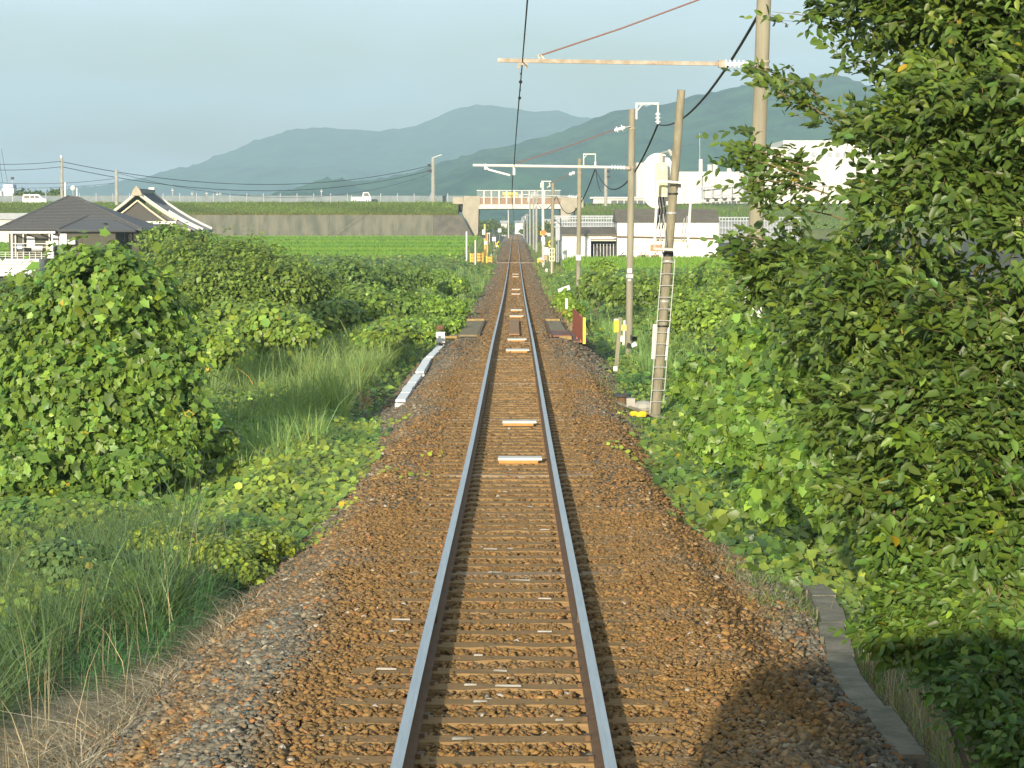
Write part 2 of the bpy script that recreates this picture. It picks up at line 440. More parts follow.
def stones(n, y0, y1, size, tv, tf, xm=2.75):
    u = R.rand(n); y = y0 + (y1 - y0) * u
    x = R.uniform(-xm, xm, n)
    # thin out where sleepers lie open
    ph = np.abs(((y - S0) / SP + .5) % 1 - .5) * SP
    inn = np.abs(x) < .50
    rail = (np.abs(np.abs(x) - .535) < .085)
    on = (ph < .085)
    cov = np.where(inn, .16, np.where(np.abs(x) < 1.05, .62 + .35 * nz(x, y, .7, 5), 1.0))
    keep = (~rail) & (~on | (R.rand(n) < cov))
    edge = ((x > 2.05 + .25 * nz(x * 0 + 3, y, .8, 2)) & (R.rand(n) < .45)) | ((x < -2.35) & (R.rand(n) < .4))
    keep &= ~edge; keep &= ~((x < -2.15) & (x > -2.6) & (y > 48.5) & (y < 74))
    keep &= ~((np.abs(x) < 1.85) & (y > 72.5) & (y < 86) & (np.abs(x) > 1.1))
    x, y = x[keep], y[keep]; n = len(x)
    s = size * np.minimum(np.exp(R.normal(0, .30, n)), 1.65)
    s = np.where(np.abs(x) > 1.6, s * 1.15, s * .92)
    z = ground(x, y) + .008 * R.rand(n) + np.interp(np.abs(x), [0, .55, 1.0, 1.5], [-.006, -.006, .006, .014])
    k = len(tv)
    V = tv[None] * (1 + R.normal(0, .28, (n, k, 1))) * np.stack([s * .5, s * .5 * R.uniform(.55, .95, n), s * .5 * R.uniform(.32, .65, n)], 1)[:, None, :]
    a = R.rand(n) * 6.283; ca, sa = np.cos(a)[:, None], np.sin(a)[:, None]
    tx = R.normal(0, .35, (n, 1))
    X = V[..., 0] * ca - V[..., 1] * sa; Y_ = V[..., 0] * sa + V[..., 1] * ca; Z = V[..., 2] + X * tx
    V = np.stack([X + x[:, None], Y_ + y[:, None], Z + z[:, None]], -1)
    rr = np.clip(rustiness(x, y) + R.normal(0, .16, n), 0, 1)[:, None]
    rust = np.array([.222, .126, .040]); grey = np.array([.148, .136, .102])
    c = (rust * rr + grey * (1 - rr)) * np.exp(R.normal(0, 1, (n, 1)) * np.where(np.abs(x) < 1.5, .17, .30)[:, None])
    o = R.rand(n) < .12 * (1 - rr[:, 0] * .4); c[o] = np.array([.30, .150, .055]) * R.uniform(.7, 1.2, (o.sum(), 1))
    o = R.rand(n) < .006; c[o] = np.array([.42, .36, .28])
    C = np.repeat(np.clip(c, .02, .8), k, 0)
    T = tf[None] + (np.arange(n) * k)[:, None, None]
    return V, T, C, y
V, T, C, yy = stones(76000, 9.5, 27, .054, ico_v, ico_f)
sel = np.argsort(yy + 99 * (yy < 12.35))[:300]       # the nearest stones in view: each an object of its own
mask = np.ones(len(yy), bool); mask[sel] = False
rock_me = []
for j in range(300):
    i = sel[j]; vv = V[i]; c = vv.mean(0)
    me = bpy.data.meshes.new('ballast_stone'); me.from_pydata([tuple(p) for p in vv - c], [], ico_f.tolist()); me.materials.append(M_stone)
    a = me.attributes.new('tint', 'FLOAT_COLOR', 'POINT'); a.data.foreach_set('color', np.hstack([C[i * 12:i * 12 + 12], np.ones((12, 1))]).astype(np.float32).ravel())
    o = bpy.data.objects.new('ballast_stone', me); COL.objects.link(o); o.parent = bal; o.location = c
k = mask.nonzero()[0]
V1 = V[k].reshape(-1, 3); C1 = C.reshape(-1, 12, 3)[k].reshape(-1, 3)
T1 = (ico_f[None] + (np.arange(len(k)) * 12)[:, None, None]).reshape(-1, 3)
tag(arr_mesh('ballast_stones_near', V1, T1, M_stone, bal, C1), kind='stuff').name = 'ballast_gravel'
V, T, C, yy = stones(46000, 27, 62, .070, oct_v, oct_f)
tag(arr_mesh('ballast_gravel', V.reshape(-1, 3), T.reshape(-1, 3), M_stone, bal, C), kind='stuff')
V, T, C, yy = stones(26000, 62, 150, .13, oct_v, oct_f)
C = C * .85
tag(arr_mesh('ballast_gravel', V.reshape(-1, 3), T.reshape(-1, 3), M_stone, bal, C), kind='stuff')

V, T, C, yy = stones(44000, 150, 420, .22, oct_v, oct_f, 2.5)
tag(arr_mesh('ballast_gravel', V.reshape(-1, 3), T.reshape(-1, 3), M_stone, bal, C * .95), kind='stuff')
# ------------------------------------------------------------------ track
trk = thing('railway_track', 'single rusty railway track with shiny rails on worn wooden sleepers', 'railway track', (0, 0, .05))
prof = [(-.032, 0), (.032, 0), (.034, -.012), (.030, -.038), (.009, -.05), (.008, -.125), (.063, -.142), (.063, -.153), (-.063, -.153), (-.063, -.142), (-.008, -.125), (-.009, -.05), (-.030, -.038), (-.034, -.012)]
yr = np.unique(np.concatenate([np.arange(-25, 260, 2.), np.arange(260, 1000, 10.)]))
for sx in (-1, 1):
    mb = MB(); n = len(prof)
    vs = []
    for y in yr:
        z = float(zr(y))
        vs += [(sx * .566 + p[0], y, z + p[1]) for p in prof]
    mb.add(vs, [])
    fs = []; mi = []
    for i in range(len(yr) - 1):
        for k2 in range(n):
            fs.append((i * n + k2, (i + 1) * n + k2, (i + 1) * n + (k2 + 1) % n, i * n + (k2 + 1) % n)); mi.append(1 if k2 == 0 else 0)
    mb.f = fs; mb.m = mi
    rl = mb.build('rail', [M_rust, M_railtop], trk)
    # fishplates and spikes of this rail, too small to pick apart
    sp = MB()
    for i in range(0, 75):
        y = S0 + i * SP; z = float(zr(y))
        for dx in (-.078, .078):
            sp.bx((sx * .566 + dx, y + .03 * (1 if dx > 0 else -1), z - .138), (.03, .03, .03))
    sp.build('rail_spikes', M_rust, rl)['kind'] = 'stuff'
    for y in (18.5, 43.5, 68.5, 93.5):
        z = float(zr(y)); MB().box(sx * .566 - .028, sx * .566 - .009, y - .25, y + .25, z - .12, z - .045).build('fishplate', M_rust, rl); MB().box(sx * .566 + .009, sx * .566 + .028, y - .25, y + .25, z - .12, z - .045).build('fishplate', M_rust, rl)
smes = []
for k in range(6):
    mb = MB(); w = .1 + .01 * R.rand(); l = 1.05 + .04 * R.rand()
    xs_ = np.linspace(-l, l, 9); vs = []
    for x in xs_:
        a, b = R.normal(0, .006, 2)
        vs += [(x, -w + a, -.13), (x, w + b, -.13), (x, w + b - .008, R.normal(0, .003)), (x, -w + a + .008, R.normal(0, .003))]
    fs = [(3, 2, 1, 0), (32, 33, 34, 35)]
    for i in range(8):
        for q in range(4): fs.append((i * 4 + q, i * 4 + (q + 1) % 4, i * 4 + 4 + (q + 1) % 4, i * 4 + 4 + q))
    mb.add(vs, fs)
    me = bpy.data.meshes.new('sleeper'); me.from_pydata(mb.v, [], mb.f); me.materials.append(M_wood if k < 5 else M_woodl); smes.append(me)
far = MB()
tz0 = ORG[trk]
for i in range(1100):
    y = S0 + i * SP
    if y > 640: break
    z = float(zr(y)) - .150
    if i < 299:
        me = smes[5] if (i % 17 == 6) else smes[random.randrange(5)]
        o = bpy.data.objects.new('sleeper', me); COL.objects.link(o); o.parent = trk
        o.location = (random.gauss(0, .012), y + random.gauss(0, .012), z - tz0.z - random.random() * .008); o.rotation_euler = (0, 0, random.gauss(0, .006))
    else: far.box(-1.05, 1.05, y - .1, y + .1, z - .1, z)
far.build('sleepers', M_wood, trk)['kind'] = 'stuff'
mb = MB()   # pale splinters torn out of the sleeper tops
for px, py in [(520, 568), (545, 585), (495, 567), (545, 622), (478, 647), (500, 661), (508, 663), (480, 676), (560, 697), (462, 713), (545, 522), (560, 523), (490, 541), (510, 541), (470, 662), (530, 497), (505, 485), (575, 570), (395, 619), (385, 655), (400, 612)]:
    Y = 2712 / ((py - 276.5) * .4415) if py > 560 else 2712 / ((py - 255.5) * .413)
    i = round((Y - S0) / SP); Y = S0 + i * SP + random.uniform(-.06, .06); X = (px - VX) * Y / F + CX; z = float(zr(Y)) - .149
    L = random.uniform(.02, .09); d = random.gauss(0, .1)
    mb.hexa([(X - L, Y - .008 + d * .1, z), (X + L, Y - .012 - d * .1, z), (X + L * .9, Y + .012 - d * .1, z), (X - L * .8, Y + .012, z), (X - L, Y - .005, z + .009), (X + L, Y - .01, z + .01), (X + L * .9, Y + .01, z + .009), (X - L * .8, Y + .01, z + .012)])
mb.build('sleeper_splinters', M_conc, trk)['kind'] = 'stuff'

# white-topped cover boards between the rails (photo rows 459 ... 262)
rows = [(459.5, .60, 520), (422.5, .56, 519.5), (350, .62, 517.5), (339.3, .56, 517), (315.9, .55, 516.5), (309.8, .52, 516.5), (293.8, .5, 516), (289.2, .5, 516), (276.6, .5, 515.5), (274, .5, 515.5)]
lab = ['nearest of the white-topped boards lying between the rails', 'second nearest white-topped board between the rails, standing alone',
       'orange-faced white board, nearer of the pair just before the small bridge', 'white-topped board, farther of the pair just before the small bridge',
       'white board between the rails, first one beyond the small bridge planks', 'white board between the rails, second one beyond the small bridge planks',
       'nearer board of the pair midway between small bridge and level crossing', 'farther board of the pair midway between small bridge and level crossing',
       'nearer board of the last pair before the level crossing', 'farther board of the last pair before the level crossing']
_Y = np.arange(12, 300, .25); _row = HY + (CZ - (zr(_Y) - .1)) * F / _Y
def Yrow(py, dz=0.0): return float(np.interp(-py, -(_row), _Y)) if dz == 0 else float(np.interp(-py, -(HY + (CZ - (zr(_Y) + dz)) * F / _Y), _Y))
for (py, wd, px), lb in zip(rows, lab):
    Y = Yrow(py); z = float(zr(Y)) - .148; X = CX + (px - VX) * Y / F
    t = thing('cover_board', lb, 'cover board', (X, Y, z), 'white-topped boards between the rails')
    L = .16 if Y < 60 else .3
    MB().box(X - wd / 2, X + wd / 2, Y - L, Y + L * .9, z + .045, z + .075).build('white_top', M_whited, t)
    MB().box(X - wd / 2 + .01, X + wd / 2 - .05, Y - L + .01, Y + L * .85, z, z + .044).build('orange_base', mat('orange_board', (.50, .24, .07), .8, var=.15, scale=9), t)

# small girder bridge: plank between the rails, decks beside, red screen
t = thing('small_bridge', 'small open-deck bridge with centre plank and side walkway plates under the track', 'bridge', (0, 74, -.9))
Ya, Yb = Yrow(334.5), Yrow(320)
za, zb_ = float(zr(Ya)) - .10, float(zr(Yb)) - .10
def plate(mb, x0, x1, y0, y1, dz, th=.06):
    z0, z1 = float(zr(y0)) + dz, float(zr(y1)) + dz
    return mb.hexa([(x0, y0, z0 - th), (x1, y0, z0 - th), (x1, y1, z1 - th), (x0, y1, z1 - th), (x0, y0, z0), (x1, y0, z0), (x1, y1, z1), (x0, y1, z1)])
plate(MB(), -.13, .20, Ya, Yb, -.07, .05).build('centre_plank', mat('plank', (.30, .17, .08), .85, var=.15, scale=4, stretch=(8, .6, 1)), t)
plate(MB(), -1.72, -1.12, Ya + .5, Yb, -.12).build('walkway_plate', M_green_plate, t)
plate(MB(), 1.22, 1.75, Ya + 5, Yb, -.12).build('walkway_plate', M_green_plate, t)
plate(MB(), 1.22, 1.80, Ya + .2, Ya + 4.9, -.12).build('walkway_plate', M_reds, t)
plate(MB(), 1.84, 2.35, Ya - 1.4, Ya + 5.5, -.24).build('walkway_plate', M_reds, t)
for x0 in (-1.10, 1.14): plate(MB(), x0, x0 + .06, Ya, Yb, -.09, .16).build('girder_flange', M_rust, t)
for x in (-1.78, 1.80): plate(MB(), x - .35, x + .03, Ya + .1, Ya + .35, -.15, .12).build('yellow_edge_beam', mat('worn_yellow', (.30, .21, .08), .8, var=.2, scale=10), t)
plate(MB(), 1.2, 1.75, Yb, Yb + .3, -.05, .12).build('end_beam', mat('worn_yellow', (.42, .27, .06)), t)
plate(MB(), -1.75, -1.1, Yb, Yb + .3, -.05, .12).build('end_beam', mat('worn_yellow', (.42, .27, .06)), t)
t = thing('red_screen', 'rust-red steel screen with a yellow end post on the small bridge walkway', 'safety screen', (2.4, 68, -.9))
a = P(572.5, 333, 78); b = P(583, 341, 67.6)
MB().hexa([P(572.5, 333, 78), P(583.5, 341, 67.6), P(584.2, 341, 67.6), P(573.1, 333, 78), P(572.8, 307.5, 78), P(583.5, 319, 67.6), P(584.2, 319, 67.6), P(573.5, 307.5, 78)]).build('screen_panel', M_red, t)
MB().bx(P(584.3, 330.5, 67.4), (.075, .07, .74)).build('end_post', M_yel, t)
for q in (.33, .66):
    c = P(572.5 + 11 * q, 333 + 8 * q, 78 - 10.4 * q); MB().beam(c + Vector((.03, 0, -.1)), c + Vector((.03, 0, .7)), .04, .04).build('stiffener', M_red, t)
b0 = P(585.5, 322, 67.8); MB().tube([b0, P(592, 335, 68)], .02, 5).build('brace', M_dark, t)

# cable trough with white marker box (left)
t = thing('cable_trough', 'line of white concrete cable trough lids along the left ballast edge', 'cable trough', (-2.4, 60, -1))
tp = [(397, 403.5, 49.3), (415, 376, 56.8), (418, 371.5, 58.6), (427, 359, 66), (437.5, 346, 73.2)]
def trough(a, b, nseg):
    A = Vector(a); B = Vector(b)
    for i in range(nseg):
        p = A.lerp(B, i / nseg); q = A.lerp(B, (i + .997) / nseg); j = Vector((random.gauss(0, .004), 0, .02 + random.gauss(0, .002)))
        MB().beam(p + j, q + j, .20, .05).build('trough_lid', M_white, t)
        MB().beam(p - Vector((0, 0, .09)), q - Vector((0, 0, .09)), .22, .11).build('trough_channel', M_concl, t)
trough(P(400, 402, 49.3), P(418, 375.5, 57.0), 8)
trough(P(419.5, 373, 57.4), P(428, 359, 65.5), 8)
trough(P(429.5, 358, 65.7), P(440.5, 347, 73.0), 7)
c = P(440.5, 337.5, 73.5)
t = thing('marker_box', 'small white marker box on a stub leg at the far end of the trough', 'marker box', (c.x, c.y, -1.2))
MB().bx(c, (.26, .14, .30)).build('box_body', M_white, t)
MB().bx(c + Vector((0, 0, .165)), (.29, .17, .03)).build('box_lid', M_galv, t)
for dx in (-.09, .09): MB().bx(c + Vector((dx, 0, -.27)), (.04, .04, .24)).build('leg', M_galv, t)
c2 = P(440, 327.5, 74.5); mb = MB(); mb.ball(c2, .13, 7, 5, (1, .6, .8)); mb.beam(c2 - Vector((0, 0, .1)), c2 - Vector((0, 0, .7)), .05, .05)
tag(mb.build('rusty_post_cap', M_rust, None, c2), 'rusty brown post top just behind the white marker box', 'post')

# concrete kerb wall in the right foreground
kp = [(912, 762, 16.0), (893, 735, 16.7), (876, 712, 17.4), (862, 694, 18.0), (850, 676, 18.7), (842, 658, 19.4), (838, 640, 20.2), (836, 625, 20.9), (832, 610, 21.7), (826, 598, 22.5), (816, 585, 23.5)]
M_kerb = mat('kerb_concrete', (.25, .225, .165), .95, col2=(.13, .125, .085), scale=3.5, bump=.6, bscale=16)
t = thing('kerb_wall', 'low weathered concrete kerb wall curving past the right ballast shoulder', 'kerb wall', (2.9, 20, -.8))
for i in range(len(kp) - 1):
    a = P(*kp[i]); b = P(*kp[i + 1]); d = (b - a); m = 2 if d.length > 1.0 else 1
    for q in range(m):
        p = a.lerp(b, q / m); r = a.lerp(b, (q + .998) / m); j = Vector((random.gauss(0, .010), 0, random.gauss(0, .006)))
        p = p + j; r = r + j
        mb = MB(); w0, w1 = .11, .13
        mb.hexa([(p.x - w1, p.y, p.z - .55), (p.x + w1, p.y, p.z - .55), (r.x + w1, r.y, r.z - .55), (r.x - w1, r.y, r.z - .55),
                 (p.x - w0, p.y, p.z), (p.x + w0, p.y, p.z), (r.x + w0, r.y, r.z), (r.x - w0, r.y, r.z)])
        mb.build('kerb_block', M_kerb, t)

# train that throws the shadow: stands behind the camera
t = thing('commuter_train', 'silver commuter train front carrying the viewpoint, just behind the frame', 'train', (0, -10, .2))
bodyp = [(-1.38, .95 + .2), (-1.45, 1.5), (-1.45, 3.02), (-1.38, 3.26), (-1.15, 3.38), (-.6, 3.46), (0, 3.50), (.6, 3.46), (1.15, 3.38), (1.38, 3.26), (1.45, 3.02), (1.45, 1.5), (1.38, 1.15)]
MB().prism(bodyp, -19.5, -.30).build('body', M_galv, t)
MB().box(-1.1, -.45, -.295, -.27, 2.0, 3.0).build('windscreen', M_glass, t); MB().box(.45, 1.1, -.295, -.27, 2.0, 3.0).build('windscreen', M_glass, t)
MB().box(-.38, .38, -.295, -.28, 1.25, 3.05).build('end_door', M_whited, t)
for sx in (-1, 1):
    MB().tube([(sx * .95, -.30, 1.5), (sx * .95, -.24, 1.5)], .1, 12).build('headlight', M_ceram, t)
    for y in (-3, -6, -9, -12, -15): MB().box(min(sx * 1.453, sx * 1.47), max(sx * 1.453, sx * 1.47), y - 1, y + .6, 2.0, 2.8).build('window', M_glass, t)
    for y in (-2.6, -4.6, -15, -17):
        MB().tube([(sx * .5, y, .63), (sx * .62, y, .63)], .42, 18).build('wheel', M_rust, t)
MB().box(-1.1, 1.1, -18.5, -1.2, .7, 1.14).build('underframe', M_dark, t)
# ------------------------------------------------------------------ poles and wires
def V3(*a): return Vector(a)
def pole(label, top, foot, r0, r1, cat_='utility pole', name='overhead_line_pole', m=None, group='poles along the right of the track', n=14):
    t = thing(name, label, cat_, foot, group)
    MB().tube([foot, Vector(foot).lerp(Vector(top), .5), top], [r0, (r0 + r1) / 2, r1], n).build('shaft', m or M_pole, t, smooth=True)
    return t
def ext(p, q, z):
    """point on line p-q at height z"""
    k = (z - p.z) / (q.z - p.z); return p + (q - p) * k
def band(t, c, r, h=.05, m=None):
    MB().tube([c - V3(0, 0, h / 2), c + V3(0, 0, h / 2)], r, 12).build('clamp_band', m or M_rusty, t)
def insul_h(t, a, b, r, nd=5):
    """ribbed insulator between two points"""
    mb = MB(); a = Vector(a); b = Vector(b)
    mb.tube([a, b], r * .45, 8)
    for i in range(nd):
        c = a.lerp(b, (i + .5) / nd); d = (b - a).normalized() * .012
        mb.tube([c - d, c + d], r, 10)
    mb.build('insulator', M_ceram, t)
def sag(a, b, s, n=24):
    a = Vector(a); b = Vector(b)
    return [a.lerp(b, i / n) - V3(0, 0, 4 * s * (i / n) * (1 - i / n)) for i in range(n + 1)]

M_polegrey = mat('pole_grey', (.33, .32, .28), .8, var=.12, scale=2)
# near pole with the long arm
a, b = P(761.8, 0, 33), P(755.6, 215, 33)
top, foot = ext(a, b, 7.6), ext(a, b, -1.6)
t = pole('thick tan concrete pole behind the tree, its steel arm nearest of all', top, foot, .105, .100)
q = ext(a, b, P(0, 66, 33).z)
band(t, q + V3(0, 0, .04), .112, .03); band(t, q - V3(0, 0, .04), .112, .03)
yA = 32.85
A0, A1 = P(499.5, 61.8, yA), P(722, 65.3, yA)
MB().beam(A0, A1, .05, .052).build('arm_tube', M_rusty, t)
MB().tube([A0 - V3(.001, 0, 0), A0 - V3(.02, 0, 0)], .036, 6).build('arm_end', M_beige, t)
insul_h(t, A1, P(748, 66, yA), .058, 6)
MB().beam(P(717, 65.3, yA), P(723.5, 65.3, yA), .095, .1).build('arm_ferrule', M_rusty, t)
MB().beam(P(747.5, 66, yA), P(754, 67, yA), .05, .07).build('arm_hinge', M_rusty, t)
MB().tube([P(539.5, 60, yA), P(538, 56.5, yA), P(541, 57, yA), P(545, 62, yA)], .013, 6).build('stay_clip', M_beige, t)
MB().tube([P(538.5, 57.5, yA), P(620, 30.5, yA), P(700, 1, yA), P(762, -25, yA)], .012, 6).build('stay_rod', M_wirer, t)
mb = MB(); mb.beam(P(518, 65.5, yA), P(527, 65.5, yA), .05, .03)
for x in (518.5, 526.5): mb.beam(P(x, 66, yA), P(x, 70, yA), .03, .03)
mb.build('wire_clamp', M_rusty, t)
mb = MB(); pt = P(775, -18, 33); mb.tube([ext(a, b, pt.z), pt], .03, 6); insu = pt
mb.build('feeder_bracket', M_galv, t)

def bracket(t, px, py0, px1, py1, Y, r, pyi):
    """inverted L bracket at the head of a pole carrying a hanging insulator"""
    p0, p1, p2, p3 = P(px, pyi, Y), P(px, py1, Y), P(px1, py1, Y), P(px1, py1 + (pyi - py1) * .55, Y)
    w = .055
    MB().beam(p0, p1, w, w).build('bracket_upright', M_whited, t)
    MB().beam(p1 - V3(w / 2, 0, 0), p2, w * .8, w).build('bracket_arm', M_whited, t)
    MB().beam(p2 - V3(w / 2, 0, .02), p3 - V3(w / 2, 0, 0), w * .8, w * .8).build('bracket_drop', M_whited, t)
    MB().beam(p1.lerp(p2, .02) - V3(0, 0, .22), p1.lerp(p2, .26) - V3(0, 0, .03), w * .6, w * .6).build('bracket_brace', M_whited, t)
    insul_h(t, p3 - V3(w / 2, 0, 0), p3 - V3(w / 2, 0, .34 if Y < 100 else .4), .085, 3)
    return p3 - V3(w / 2, 0, .36)
# second pole
a, b = P(631.4, 110, 72), P(628.7, 380, 72)
t = pole('tan pole just behind the yellow marker stakes, top bracket and long white arm', a, ext(a, b, -2.2), .107, .10)
f2 = bracket(t, 635.7, 110, 658, 104.5, 72, .1, 120)
for yy_ in (129, 168): band(t, ext(a, b, P(0, yy_, 72).z), .118, .05)
B0, B1 = P(473, 165.5, 71.8), P(610, 167.5, 71.8)
MB().tube([B0, B1], .042, 8).build('arm_tube', M_whited, t)
insul_h(t, B1, P(625, 168, 71.8), .07, 5)
MB().beam(P(625, 168, 71.8), P(630, 168.4, 71.8), .07, .09).build('arm_hinge', M_rusty, t)
MB().tube([P(486, 167.5, 71.6), P(489, 170, 71.6), P(510, 175.5, 71.6)], .03, 6).build('steady_arm', M_white, t)
MB().tube([P(485.5, 165, 71.8), P(485.5, 169, 71.6)], .04, 6).build('arm_clip', M_white, t)
MB().tube([P(517, 163.5, 71.8), P(560, 149.5, 71.8), P(614, 130.5, 71.8)], .016, 5).build('stay_rod', M_wirer, t)
insul_h(t, P(614, 131, 71.8), P(624, 128, 71.8), .10, 2)
MB().tube([P(624, 128, 71.8), P(630, 127, 71.8)], .02, 5).build('stay_end', M_galv, t)
MB().bx(P(629.6, 270.5, 71.85), (.13, .04, .12)).build('number_plate', M_white, t)
MB().bx(P(629.5, 276, 71.87), (.215, .05, .12)).build('dark_band', M_fence, t)
MB().bx(P(629.4, 280, 71.85), (.10, .04, .07)).build('lower_plate', M_galv, t)
# third pole
a, b = P(579.4, 159, 129), P(578.2, 285, 129)
t = pole('slimmer pole in front of the low shed, white plate at mid height', a, ext(a, b, -1.5), .125, .118)
f3 = bracket(t, 583.3, 159, 595.5, 154.5, 129, .12, 168)
for yy_ in (173, 195): band(t, ext(a, b, P(0, yy_, 129).z), .135, .08)
MB().tube([P(548, 185, 128.7), P(569, 175, 128.7)], .02, 5).build('stay_rod', M_wirer, t)
insul_h(t, P(569, 175, 128.7), P(574.5, 172.6, 128.7), .13, 2)
MB().tube([P(519, 194.5, 128.7), P(568, 196.5, 128.7)], .03, 6).build('arm_tube', M_galv, t)
insul_h(t, P(568, 196.5, 128.7), P(577, 197, 128.7), .09, 4)
MB().bx(P(578.4, 257.5, 128.8), (.24, .05, .28)).build('number_plate', M_white, t)
# fourth and fifth with a joining bar
a, b = P(552.8, 183, 221), P(552.0, 272, 221)
t = pole('pale pole above the yellow lattice panel, joined by a bar to the next pole', a, ext(a, b, -2.6), .17, .15)
f4 = P(556.5, 196, 221)
MB().beam(P(541, 181.5, 221), P(551, 181.5, 221), .09, .09).build('cross_bar', M_whited, t)
MB().beam(P(547, 188, 221), P(552, 183, 221), .07, .07).build('cross_brace', M_whited, t)
insul_h(t, P(549.5, 183, 220.7), P(549.5, 187, 220.7), .12, 3)
MB().beam(P(553, 196, 221), f4, .06, .06).build('feeder_bracket', M_whited, t)
a, b = P(542.6, 181, 236), P(543.3, 262, 236)
t = pole('slim pale pole behind the orange crossing light', a, ext(a, b, -1.9), .15, .13, m=M_whited)
insul_h(t, P(541, 183, 235.7), P(541, 188, 235.7), .12, 3)
MB().beam(P(535, 205, 235.7), P(543, 205, 235.7), .08, .08).build('cross_bar', M_whited, t)
for i, (x, y0, y1, Y, lb) in enumerate([(536.5, 190, 252, 300, 'slender pole rising past the right half of the overpass deck'), (533.6, 192, 250, 340, 'slender pole left of the orange light, in front of the overpass'),
                                     (530.0, 196, 247, 380, 'thin pole standing near the overpass opening, fourth in from the track side'), (527.2, 214, 243, 470, 'faint pole seen through the overpass opening, right of the rails'),
                                     (524.0, 216, 241, 560, 'faintest pole through the overpass opening on the right')]):
    t = pole(lb, P(x - .2, y0, Y), P(x, y1, Y), .15, .13, m=M_polegrey, n=8)
    MB().beam(P(x - 4, y0 + 6, Y), P(x + .5, y0 + 6, Y), .08, .08).build('arm_tube', M_whited, t)
    MB().beam(P(x - 2.5, y0 + 1, Y), P(x + 2, y0 + 1, Y), .08, .08).build('cross_bar', M_whited, t)
    insul_h(t, P(x - 2, y0 + 2, Y), P(x - 2, y0 + 5, Y), .15, 2)
t = pole('faint pole seen through the overpass opening, left of the rails', P(508.3, 210, 520), P(508.5, 238, 520), .17, .14, m=M_galv, n=8, group='poles under the overpass')

# contact wire
cw = [P(531, -34, 20), P(527.5, 0, 24), P(522.3, 64, 33), P(518, 112, 46), P(515.5, 143, 58), P(514, 167, 71.5), P(512.4, 181, 100), P(512, 194, 129), P(512.5, 204, 175), P(513.3, 212, 240), P(514.5, 222, 420)]
cw = [V3(cw[0].x, -10, cw[0].z)] + cw
t = thing('contact_wire', 'thin dark overhead wire dropping from the top edge down to the overpass', 'overhead wire', cw[0])
MB().tube(cw, [.009] * 4 + [.012] * 3 + [.02] * 5, 6).build('wire', M_wire, t)
for (x, y, Y) in ((520.6, 83, 37.5), (519.6, 99, 41.8), (520.9, 75, 35.6), (520.1, 91, 39.5)):
    MB().ball(P(x, y, Y), .028 if y in (83, 99) else .016, 8, 6, (1, 2.2, 1)).build('wire_clip', M_wire, t)
mb = MB(); c = P(514, 171, 71.5); mb.bx(c, (.07, .1, .26)); mb.build('hanger_clip', M_whited, t)
# feeder cable in spans
def cable(lb, a, b, s, r, nm='feeder_cable', m=None, g=None, n=24, cat_='cable'):
    o = MB().tube(sag(a, b, s, n), r, 6).build(nm, m or M_black, None, a, smooth=True)
    return tag(o, lb, cat_, g)
G = 'sagging feeder cable spans'
cable('thick black cable sagging from the nearest pole to the second pole bracket', insu, f2, .62, .024, g=G)
cable('black cable dropping from the second pole bracket to the third pole', f2, f3, 1.5, .03, g=G)
cable('black cable running down from the third pole to the paired pale poles', f3, f4, 2.0, .035, g=G)
cable('loose black cable continuing from the paired pale poles past the overpass', f4, P(537, 203, 300), 1.0, .04, g=G)
cable('pale looped lead hanging between third pole insulator and distant village pole', f3, P(603, 190, 150), .5, .02, m=M_galv)

# leaning signal pole
T_, B_ = P(680.3, 91, 43.6), P(656, 416, 46.8)
T_.y = 46.2; T_ = P(680.3, 91, 46.2)
t = thing('signal_mast', 'leaning old concrete signal mast with ladder, white frame and oval signal back', 'signal mast', B_)
MB().tube([B_ - V3(0, 0, .4), B_, B_.lerp(T_, .5), T_], [.098, .098, .09, .078], 14).build('shaft', M_polew, t, smooth=True)
def onm(py): return B_.lerp(T_, (416 - py) / (416 - 91.))
for py in (181, 193, 212, 248, 253, 260, 300, 325): band(t, onm(py), .103, .035 if py != 253 else .08, M_galv if py % 2 == 0 else M_black)
Yf = 46.0
def frame(px, py, dy=0): return P(px, py, Yf + dy)
fr = thing  # noqa
g_ = MB().beam(frame(656.5, 181), frame(692, 183.5), .04, .04).build('frame_rail', M_galv, t)
MB().beam(frame(654, 248.5), frame(688.5, 250), .05, .05).build('frame_rail', M_galv, t)
MB().beam(frame(657, 181), frame(654, 249), .045, .045).build('frame_upright', M_galv, t)
MB().beam(frame(691, 183), frame(687, 250), .045, .045).build('frame_upright', M_galv, t)
MB().beam(frame(655, 240, .5), frame(689, 241, .5), .04, .04).build('frame_rail', M_beige, t)
for (x0, y0, x1, y1) in ((659, 215, 661, 246), (663, 214, 666, 246), (684, 218, 681, 240), (687, 216, 684, 240)):
    MB().tube([frame(x0, y0, .2), frame(x1, y1, .2)], .012, 5).build('wire_stay', M_galv, t)
